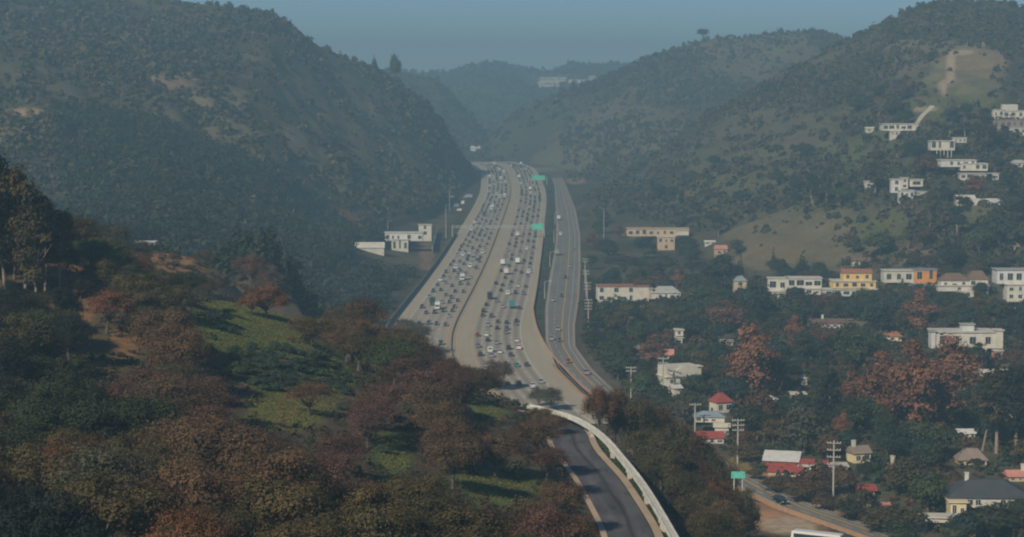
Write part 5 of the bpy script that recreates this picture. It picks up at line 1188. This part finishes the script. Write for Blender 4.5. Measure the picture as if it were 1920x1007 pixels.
def car_parts(kind):
    """(body, glass, lights front, lights rear, wheel places, wheel mesh); forward is +y"""
    b, g, fl, rl = MB(), MB(), MB(), MB(); W = WHEEL
    if kind == 'sedan':
        taper_prism(b, [(-2.3, .25), (2.28, .25), (2.32, .62), (2.15, .78), (.95, .92), (-1.5, .96), (-2.28, .92), (-2.34, .6)], .90, .84, .5, .95, 0)
        taper_prism(g, [(1.05, .91), (.25, 1.38), (-.95, 1.40), (-1.85, .95)], .80, .62, .92, 1.4, 1)
        taper_prism(b, [(.18, 1.385), (.12, 1.45), (-.85, 1.46), (-1.0, 1.395)], .63, .58, 1.38, 1.46, 0); wy, hw, y1, y0, zl = (1.4, -1.4), .8, 2.3, -2.33, .7
    elif kind == 'suv':
        taper_prism(b, [(-2.3, .32), (2.28, .32), (2.34, .8), (2.1, 1.0), (1.0, 1.1), (-2.3, 1.12), (-2.38, .8)], .95, .9, .6, 1.1, 0)
        taper_prism(g, [(1.1, 1.09), (.45, 1.66), (-1.9, 1.68), (-2.28, 1.11)], .87, .72, 1.1, 1.68, 1)
        taper_prism(b, [(.4, 1.665), (.3, 1.75), (-1.85, 1.76), (-1.98, 1.675)], .73, .68, 1.66, 1.76, 0); wy, hw, y1, y0, zl = (1.45, -1.4), .84, 2.32, -2.37, .85
    elif kind == 'pickup':
        taper_prism(b, [(-2.8, .4), (2.75, .4), (2.8, .9), (2.6, 1.05), (1.45, 1.12), (-.7, 1.14), (-.72, .75), (-2.55, .75), (-2.56, 1.1), (-2.82, 1.1)], .97, .93, .6, 1.1, 0)
        for sx in (-1, 1): b.box(sx * .93 - .05, sx * .93 + .05, -2.6, -.7, .7, 1.12, 0)
        taper_prism(g, [(1.5, 1.11), (.85, 1.7), (-.45, 1.72), (-.68, 1.13)], .88, .72, 1.1, 1.7, 1)
        taper_prism(b, [(.8, 1.705), (.7, 1.79), (-.42, 1.80), (-.5, 1.715)], .73, .68, 1.7, 1.8, 0); wy, hw, y1, y0, zl = (1.75, -1.7), .86, 2.78, -2.81, .9
    elif kind == 'van':
        taper_prism(b, [(-2.7, .35), (2.6, .35), (2.68, .95), (2.3, 1.2), (1.6, 2.05), (1.3, 2.2), (-2.65, 2.22), (-2.74, 1.0)], 1.0, .9, .8, 2.2, 0)
        g.add([(-.84, 2.32, 1.24), (.84, 2.32, 1.24), (.78, 1.68, 2.0), (-.78, 1.68, 2.0)], [(0, 1, 2, 3)], 1)
        for sx in (-1, 1): g.box(sx * .955 - .02, sx * .955 + .02, .5, 1.5, 1.3, 1.85, 1)
        g.box(-.7, .7, -2.73, -2.69, 1.3, 1.9, 1); wy, hw, y1, y0, zl = (1.75, -1.7), .9, 2.66, -2.73, .85
    elif kind == 'truck':
        b.box(-1.22, 1.22, -4.2, 1.9, 1.0, 3.5, 0); b.box(-1.0, 1.0, -4.0, 3.6, .55, .95, 2)
        taper_prism(b, [(2.05, .6), (4.0, .6), (4.05, 1.5), (3.75, 2.55), (2.1, 2.6)], 1.1, 1.0, 1.2, 2.6, 0)
        g.add([(-.9, 4.055, 1.55), (.9, 4.055, 1.55), (.88, 3.80, 2.42), (-.88, 3.80, 2.42)], [(0, 1, 2, 3)], 1)
        for sx in (-1, 1): g.box(sx * 1.08 - .02, sx * 1.08 + .02, 2.8, 3.6, 1.6, 2.3, 1)
        wy, hw, y1, y0, zl, W = (3.1, -2.6), .95, 4.04, -4.21, .95, BIGWHEEL
    else:  # bus
        taper_prism(b, [(-5.8, .4), (5.8, .4), (5.9, 1.3), (5.7, 3.0), (5.5, 3.15), (-5.7, 3.18), (-5.85, 3.0)], 1.25, 1.18, 1.4, 3.15, 0)
        for sx in (-1, 1): g.box(sx * 1.24 - .03, sx * 1.24 + .03, -5.2, 5.2, 1.6, 2.6, 1)
        g.box(-1.05, 1.05, 5.78, 5.88, 1.35, 2.7, 1); g.box(-1.0, 1.0, -5.87, -5.80, 1.7, 2.6, 1)
        wy, hw, y1, y0, zl, W = (3.7, -3.3), 1.05, 5.86, -5.84, .9, BIGWHEEL
    for sx in (-1, 1):
        fl.box(sx * hw * .82 - .17, sx * hw * .82 + .17, y1 - .08, y1 + .03, zl - .09, zl + .09, 3); rl.box(sx * hw * .86 - .14, sx * hw * .86 + .14, y0 - .03, y0 + .08, zl, zl + .2, 4)
    return b, g, fl, rl, [(sx * hw, y) for sx in (-1, 1) for y in wy], W
CARM = [M_paint, M_glass, M_dark, M_clear, M_lamp]
CARS = {}
for _k in ('sedan', 'suv', 'pickup', 'van', 'truck', 'bus'):
    b, g, fl, rl, wp, W = car_parts(_k)
    whole = MB()
    for q in (b, g, fl, rl): whole.add(q.v, q.f); whole.m[-len(q.f):] = q.m
    rr = W.vertices[0].co.length and max(v.co.z for v in W.vertices)
    for wx, wy in wp:
        n = 8; ring = [[(wx + o, wy + rr * math.cos(2 * math.pi * j / n), rr + rr * math.sin(2 * math.pi * j / n)) for j in range(n)] for o in (-.12, .12)]
        whole.add(ring[0] + ring[1], [tuple(range(n - 1, -1, -1)), tuple(range(n, 2 * n))] + [(j, (j + 1) % n, (j + 1) % n + n, j + n) for j in range(n)], 2)
    CARS[_k] = dict(body=b.mesh('body', CARM), window=g.mesh('window', CARM), headlight=fl.mesh('headlights', CARM), taillight=rl.mesh('taillights', CARM), wheels=wp, W=W, rr=rr, whole=whole.mesh('whole', CARM))
    for part in ('headlight', 'taillight'):
        me = CARS[_k][part]; c = [sum((v.co for v in me.vertices), Vector()) / len(me.vertices)]
        bm = bmesh.new(); bm.from_mesh(me)
        for sd in (0, 1):
            b2 = bm.copy(); bmesh.ops.delete(b2, geom=[v for v in b2.verts if (v.co.x > 0) != bool(sd)], context='VERTS'); m2 = me.copy(); b2.to_mesh(m2); b2.free(); m2.name = part; CARS[_k][part + str(sd)] = m2
        bm.free()
CARNAME = {'sedan': ('car', 'car', 'sedan'), 'suv': ('car', 'car', 'estate car'), 'pickup': ('pickup_truck', 'pickup truck', 'pickup truck'), 'van': ('van', 'van', 'van'), 'truck': ('box_truck', 'truck', 'box truck'), 'bus': ('bus', 'bus', 'bus')}
CARCOL = {'black': (.012, .013, .015), 'navy': (.015, .022, .045), 'dark grey': (.05, .052, .055), 'grey': (.15, .155, .16), 'silver': (.27, .275, .28), 'white': (.62, .61, .57), 'red': (.22, .025, .02), 'orange': (.45, .16, .04), 'teal': (.02, .22, .20), 'beige': (.36, .30, .22), 'dark green': (.015, .04, .025)}
VEH = []
def vehicle(kind, col, x, y, z, rz, lane, sect, near):
    p = CARS[kind]; name, cat, word = CARNAME[kind]; c = CARCOL[col]; rgba = (*[q * random.uniform(.85, 1.15) for q in c], 1)
    if near:
        root = empty(name, (x, y, z), rz)
        def part(nm, me, loc=None):
            o = bpy.data.objects.new(nm, me); COL.objects.link(o); o.parent = root; o.color = rgba
            if loc: o.location = loc
        part('body', p['body']); part('window', p['window'])
        for sd in '01': part('headlight', p['headlight' + sd]); part('taillight', p['taillight' + sd])
        for wx, wy in p['wheels']: part('wheel', p['W'], (wx, wy, p['rr']))
    else:
        root = bpy.data.objects.new(name, p['whole']); COL.objects.link(root); root.location = (x, y, z); root.rotation_euler = (0, 0, rz); root.color = rgba
    root['category'] = cat; root['group'] = 'vehicles on the freeway and boulevard'
    VEH.append((root, word, col, lane, sect, y)); return root
cr = random.Random(23)
def pick_car():
    k = cr.choices(['sedan', 'suv', 'pickup', 'van', 'truck', 'bus'], [46, 33, 9, 6, 5, 1])[0]
    c = cr.choices(['black', 'navy', 'dark grey', 'grey', 'silver', 'white', 'red', 'beige', 'dark green'], [30, 18, 24, 9, 8, 7, 2, 1, 2])[0]
    if k in ('truck', 'van', 'bus') and cr.random() < .75: c = 'white'
    return k, c
NBN = ['inner northbound lane', 'second northbound lane', 'middle northbound lane', 'fourth northbound lane', 'outer northbound lane']
SBN = ['inner southbound lane', 'second southbound lane', 'middle southbound lane', 'fourth southbound lane', 'outer southbound lane']
def section(Y): return 'near the hilltop trees' if Y < 900 else 'below the apartment house' if Y < 1130 else 'before the near gantry' if Y < 1385 else 'just past the near gantry' if Y < 1560 else 'far past the near gantry'
def lane_heading(Y):
    d = float(xcl(Y + 3) - xcl(Y - 3)) / 6; return -math.atan(d)
FAR_CARS = []
def on_lane(side, i, Y, kc=None):
    s = NB0 + LW * (i + .5) if side == 'N' else SB0 - SW * (i + .5)
    k, c = kc or pick_car()
    x, y, z = (float(q) for q in fw(Y, s + cr.uniform(-.35, .35), 0.03)); rz = lane_heading(Y) + (0 if side == 'N' else math.pi)
    if Y > 1740: FAR_CARS.append((k, c, x, y, z, rz)); return
    vehicle(k, c, x, y, z, rz, (NBN if side == 'N' else SBN)[i], section(Y), Y < 1080)
def lane_at(u, v):
    x, Y = on_grade(u, v); s = x - float(xcl(Y))
    return ('N', int(np.clip((s - NB0) // LW, 0, 4)), Y) if s > -4 else ('S', int(np.clip((SB0 - s) // SW, 0, 4)), Y)
FIXED = [(957, 577, 'truck', 'teal'), (915, 660, 'van', 'white'), (813, 580, 'truck', 'white'), (949, 514, 'truck', 'white'), (886, 487, 'bus', 'silver'), (970, 688, 'sedan', 'teal'), (892, 630, 'sedan', 'red'), (914, 630, 'suv', 'white'), (931, 645, 'suv', 'silver'), (968, 655, 'pickup', 'white'), (955, 668, 'sedan', 'dark grey'), (950, 655, 'suv', 'black'),
         (908, 585, 'suv', 'black'), (932, 605, 'sedan', 'dark grey'), (948, 618, 'suv', 'dark grey'), (964, 603, 'sedan', 'navy'), (931, 617, 'sedan', 'black'), (834, 611, 'sedan', 'dark green'), (852, 577, 'sedan', 'black'), (832, 585, 'suv', 'black'), (787, 578, 'pickup', 'navy'), (898, 667, 'suv', 'dark green'), (972, 443, 'truck', 'white'), (987, 468, 'van', 'white'), (965, 494, 'truck', 'white'), (1003, 512, 'van', 'white'),
         (967, 537, 'sedan', 'white'), (953, 538, 'sedan', 'silver'), (828, 646, 'suv', 'dark green'), (912, 533, 'suv', 'black'), (938, 536, 'sedan', 'navy'), (850, 548, 'sedan', 'black'), (812, 527, 'pickup', 'white'), (804, 548, 'suv', 'navy'), (956, 390, 'sedan', 'orange'), (922, 345, 'truck', 'red')]
_used = {}
for u, v, k, c in FIXED:
    sd, i, Y = lane_at(u, v); on_lane(sd, i, Y, (k, c)); _used.setdefault((sd, i), []).append(Y)
for sd, y0, gap in (('S', 872, (18, 50)), ('N', 690, (26, 76))):
    for i in range(5):
        Y = y0 + cr.uniform(0, 25)
        while Y < 2380:
            if all(abs(Y - q) > 13 for q in _used.get((sd, i), [])): on_lane(sd, i, Y)
            g = cr.uniform(*gap); Y += g * (0.78 if Y > 1600 else 1.0)
            if cr.random() < .06: Y += 26
def far_traffic():
    vs, fs, ms, cs = [], [], [], []; k = 0
    for kd, c, x, y, z, rz in FAR_CARS:
        me = CARS[kd]['whole']; v = np.array([q.co for q in me.vertices]); R_ = np.array([[math.cos(rz), -math.sin(rz), 0], [math.sin(rz), math.cos(rz), 0], [0, 0, 1]])
        vs.append(v @ R_.T + (x, y, z)); cols = {0: CARCOL[c], 1: (.03, .035, .04), 2: (.02, .02, .02), 3: (.6, .6, .6), 4: (.3, .03, .03)}
        vc = np.zeros((len(v), 3))
        for p in me.polygons:
            fs.append(tuple(i + k for i in p.vertices))
            for i in p.vertices: vc[i] = cols[p.material_index]
        cs.append(vc); k += len(v)
    me = bpy.data.meshes.new('distant_traffic'); me.from_pydata(np.concatenate(vs).tolist(), [], fs)
    a = me.attributes.new('col', 'FLOAT_COLOR', 'POINT'); C_ = np.concatenate(cs); a.data.foreach_set('color', np.c_[C_, np.ones(len(C_))].astype(np.float32).ravel())
    tag(link('distant_traffic', me, [mat('far_paint', attr='col', rough=.35, spec=.5, noise=0)]), 'tiny dense traffic on the far end of the freeway', 'traffic', kind='stuff')
far_traffic()
BLV = [(1034, 638, .15, 'pickup', 'silver', 0), (1049, 640, 0, 'sedan', 'dark grey', 1), (1046, 620, 0, 'suv', 'silver', 1), (1066, 680, 0, 'sedan', 'red', 1), (1099, 702, 0, 'pickup', 'silver', 0), (1036, 565, 0, 'pickup', 'silver', 0), (1053, 556, 0, 'sedan', 'navy', 1), (1060, 522, 0, 'suv', 'navy', 1), (1047, 412, 0, 'truck', 'white', 0), (1051, 441, 0, 'van', 'white', 0), (1036, 478, 0, 'truck', 'silver', 0), (1041, 436, 0, 'sedan', 'silver', 0), (1076, 470, 0, 'sedan', 'grey', 1), (1068, 500, 0, 'sedan', 'silver', 1), (1450, 944, 0, 'suv', 'black', 1), (1458, 938, 0, 'sedan', 'dark grey', 0)]
for u, v, _, k, c, up in BLV:
    x, Y = on_grade(u, v); d = float(xbl(Y + 4) - xbl(Y - 4)) / 8
    x = min(max(x, float(xbl(Y)) + 2.0), float(xbr(Y)) - 2.0)
    vehicle(k, c, x, Y, float(zf(Y)) + .03, -math.atan(d) + (math.pi if up else 0), 'boulevard', 'near the boulevard bend' if Y < 800 else section(Y), Y < 1080)
def label_vehicles():
    g = {}
    for t in VEH: g.setdefault(t[1:5], []).append(t)
    for (word, col, lane, sect), ts in g.items():
        ts.sort(key=lambda t: t[5])
        for i, t in enumerate(ts): t[0]['label'] = (f'{col} {word} in the {lane}, {sect}' if len(ts) == 1 else f'{ORD[i]}nearest {col} {word} in the {lane}, {sect}')
label_vehicles()
# pale coach parked at the foot of the soil bank
_x, _y = on_grade(1532, 1026)
o = vehicle('bus', 'white', _x, _y, float(height(np.array([_x]), np.array([_y]))[0]) + .05, math.radians(62), 'x', 'x', True); VEH.pop()
o['label'] = 'pale coach parked below the sunny soil bank beside the boulevard'
for i, (u, v, kd, c) in enumerate([(868, 384, 'truck', 'white'), (855, 390, 'truck', 'silver'), (848, 380, 'van', 'silver'), (862, 396, 'van', 'white'), (878, 372, 'truck', 'silver')]):
    x, Y = on_grade(u, v); x = min(x, float(xcl(Y)) + LEFT_S - 5)
    z = float(height(np.array([x]), np.array([Y]))[0]); o = vehicle(kd, c, x, Y, z + .05, lane_heading(Y) + .3 * i, 'x', 'x', False); VEH.pop()
    o['label'] = ['brightest white truck in the yard by the outer southbound lane', 'silver truck parked in the yard behind the white one', 'silver van in the yard beside the tall lamp post', 'white van at the near end of the roadside yard', 'silver truck at the far end of the roadside yard'][i]

# ------------------------------------------------------------------ signs, gantries, poles
def sign_panel(label, loc, w, h, rz=0.0, posts=False):
    root = empty('road_sign', loc, rz); tag(root, label, 'road sign')
    b = MB(); b.box(-w / 2, w / 2, -.06, .06, 0, h); b.build('panel', M_green, root)
    t = .12 * min(1.5, w / 6) ; f = MB()
    for x0, x1, z0, z1 in ((-w / 2 + .05, w / 2 - .05, h - t - .05, h - .05), (-w / 2 + .05, w / 2 - .05, .05, t + .05), (-w / 2 + .05, -w / 2 + t + .05, t + .05, h - t - .05), (w / 2 - t - .05, w / 2 - .05, t + .05, h - t - .05)): f.box(x0, x1, -.085, -.062, z0, z1)
    f.build('border', M_lightconc, root)
    l = MB()
    for r, (a, c) in enumerate(((-.36, .30), (-.30, .36))):
        z = h * (.60 - .32 * r); x = a * w
        while x < c * w:
            q = w * random.choice((.035, .05, .03)); l.box(x, x + q, -.08, -.062, z, z + h * .13); x += q + w * .02
    l.build('lettering', M_lightconc, root)
    if posts:
        for sx in (-.3, .3):
            p = MB(); p.box(w * sx - .1, w * sx + .1, .07, .25, -7.0, h * .9); p.build('post', M_steel, root)
    return root
def gantry(Y, s0, s1, label):
    a, b_ = fw(Y, s0), fw(Y, s1); root = empty('sign_gantry', (float(a[0]), float(a[1]), float(a[2]))); tag(root, label, 'sign gantry')
    d = Vector((float(b_[0] - a[0]), float(b_[1] - a[1]), 0)); L = d.length; e = d.normalized(); rz = math.atan2(d.y, d.x)
    for q in (0, L):
        p = MB(); p.tube([e * q + Vector((0, 0, -1)), e * q + Vector((0, 0, 8.2))], .32, 8); p.build('post', M_steel, root)
    m = MB()
    for z in (6.7, 8.0):
        for oy in (-.45, .45): m.tube([e * 0 + Vector((-e.y * oy, e.x * oy, z)), e * L + Vector((-e.y * oy, e.x * oy, z))], .11, 5)
    n = int(L / 2.2)
    for i in range(n):
        p0, p1 = e * (L * i / n), e * (L * (i + 1) / n); z0, z1 = (6.7, 8.0) if i % 2 else (8.0, 6.7)
        for oy in (-.45, .45): m.tube([p0 + Vector((-e.y * oy, e.x * oy, z0)), p1 + Vector((-e.y * oy, e.x * oy, z1))], .07, 4, cap=False)
    m.build('truss', M_steel, root); return rz
rz = gantry(1388, -38.5, 24.6, 'long steel truss gantry spanning the whole freeway at the near green sign')
x, y, z = (float(q) for q in fw(1387.2, 20.0)); sign_panel('green overhead sign hung from the long truss gantry', (x, y - .15, z + 5.4), 8.2, 4.2, rz)
rz = gantry(1966, 9, 27.0, 'short steel gantry over the northbound lanes at the farther green sign')
x, y, z = (float(q) for q in fw(1965.2, 19.0)); sign_panel('wider green overhead sign hung far up the northbound lanes', (x, y - .15, z + 5.2), 12.5, 4.6, rz)
x, y, z = at(1384, 897, 380); sign_panel('green roadside sign on two posts at the edge of the dark slope trees', (x, y, z), 2.6, 1.3, -.1, True)
def utility_pole(u, vt, vb, arms, label, lean=0.0):
    p = hit(u, vb); k = p[1] / F; h = (vb - vt) * k
    root = empty('utility_pole', (p[0], p[1], p[2]), random.uniform(-.3, .1)); tag(root, label, 'utility pole', 'utility poles of the valley')
    m = MB(); m.tube([(0, 0, -1), (0, 0, h * .5), (lean, 0, h)], [.27, .23, .19], 8); m.build('pole', M_wood, root)
    for i in range(arms):
        z = h * (.965 - .105 * i); w = 1.75 - .05 * i
        c = MB(); c.box(-w, w, -.38, -.20, z - .10, z + .10); a = c.build('crossarm', M_wood, root)
        g = MB()
        for q in (-.9, -.5, .5, .9): g.tube([(q * w, -.30, z + .10), (q * w, -.30, z + .45)], .09, 6)
        g.build('insulator', M_lightconc, a)
    return root
for a in [(1383, 783, 872, 3, 'pale three armed utility pole behind the dark slope trees'), (1562, 824, 952, 4, 'tallest pale utility pole with four crossarms beside the boulevard'), (1303, 755, 818, 1, 'thin utility pole in front of the grey roofed garage'), (1183, 686, 748, 2, 'brownish utility pole in the trees by the boulevard bend'), (1243, 668, 748, 2, 'grey utility pole beside the white barn like house'),
          (1103, 560, 615, 4, 'many armed utility pole nearest the boulevard bend'), (1101, 528, 584, 3, 'utility pole next up the boulevard from the many armed one'), (1099, 506, 558, 2, 'third utility pole of the row up the boulevard'), (1097, 484, 530, 2, 'farthest utility pole of the row up the boulevard'), (1738, 300, 330, 1, 'small utility pole among the hill villas')]:
    utility_pole(*a)
def street_lamp(u, vt, vb, label, side=1, Y=None):
    p = hit(u, vb); k = p[1] / F; h = (vb - vt) * k
    root = empty('street_lamp', p, 0); tag(root, label, 'street lamp', 'street lamps')
    m = MB(); m.tube([(0, 0, -1), (0, 0, h * .9), (side * .3, 0, h)], [.22, .14, .10], 7); m.build('pole', M_steel, root)
    m = MB(); m.tube([(side * .3, 0, h), (side * 2.6, 0, h + .25)], .07, 5); a = m.build('arm', M_steel, root)
    m = MB(); m.frustum((side * 2.6 - .5, side * 2.6 + .5, -.2, .2, h + .12), (side * 2.6 - .35, side * 2.6 + .35, -.12, .12, h + .36)); m.build('lamp_head', M_lightconc, a)
street_lamp(1132, 390, 470, 'tall pale lamp post on the far bank of the boulevard', -1)
street_lamp(836, 384, 448, 'tall tan lamp post beside the grey ramp wall', 1)
street_lamp(843, 352, 395, 'grey lamp post at the roadside yard', 1)
street_lamp(727, 414, 438, 'short lamp post above the pale yard building', 1)
for i, v in enumerate((560, 500, 455, 420)):
    x, Y = on_grade(1026, v); Y = max(Y, 700); x = float(xbl(Y)) - .9; z = float(zf(Y)); uu, vv = proj(x, Y, z)
    street_lamp(float(uu), float(vv) - 8.5 * F / Y, float(vv), ['nearest', 'second nearest', 'third nearest', 'farthest'][i] + ' lamp post along the ivy slope beside the boulevard', 1)
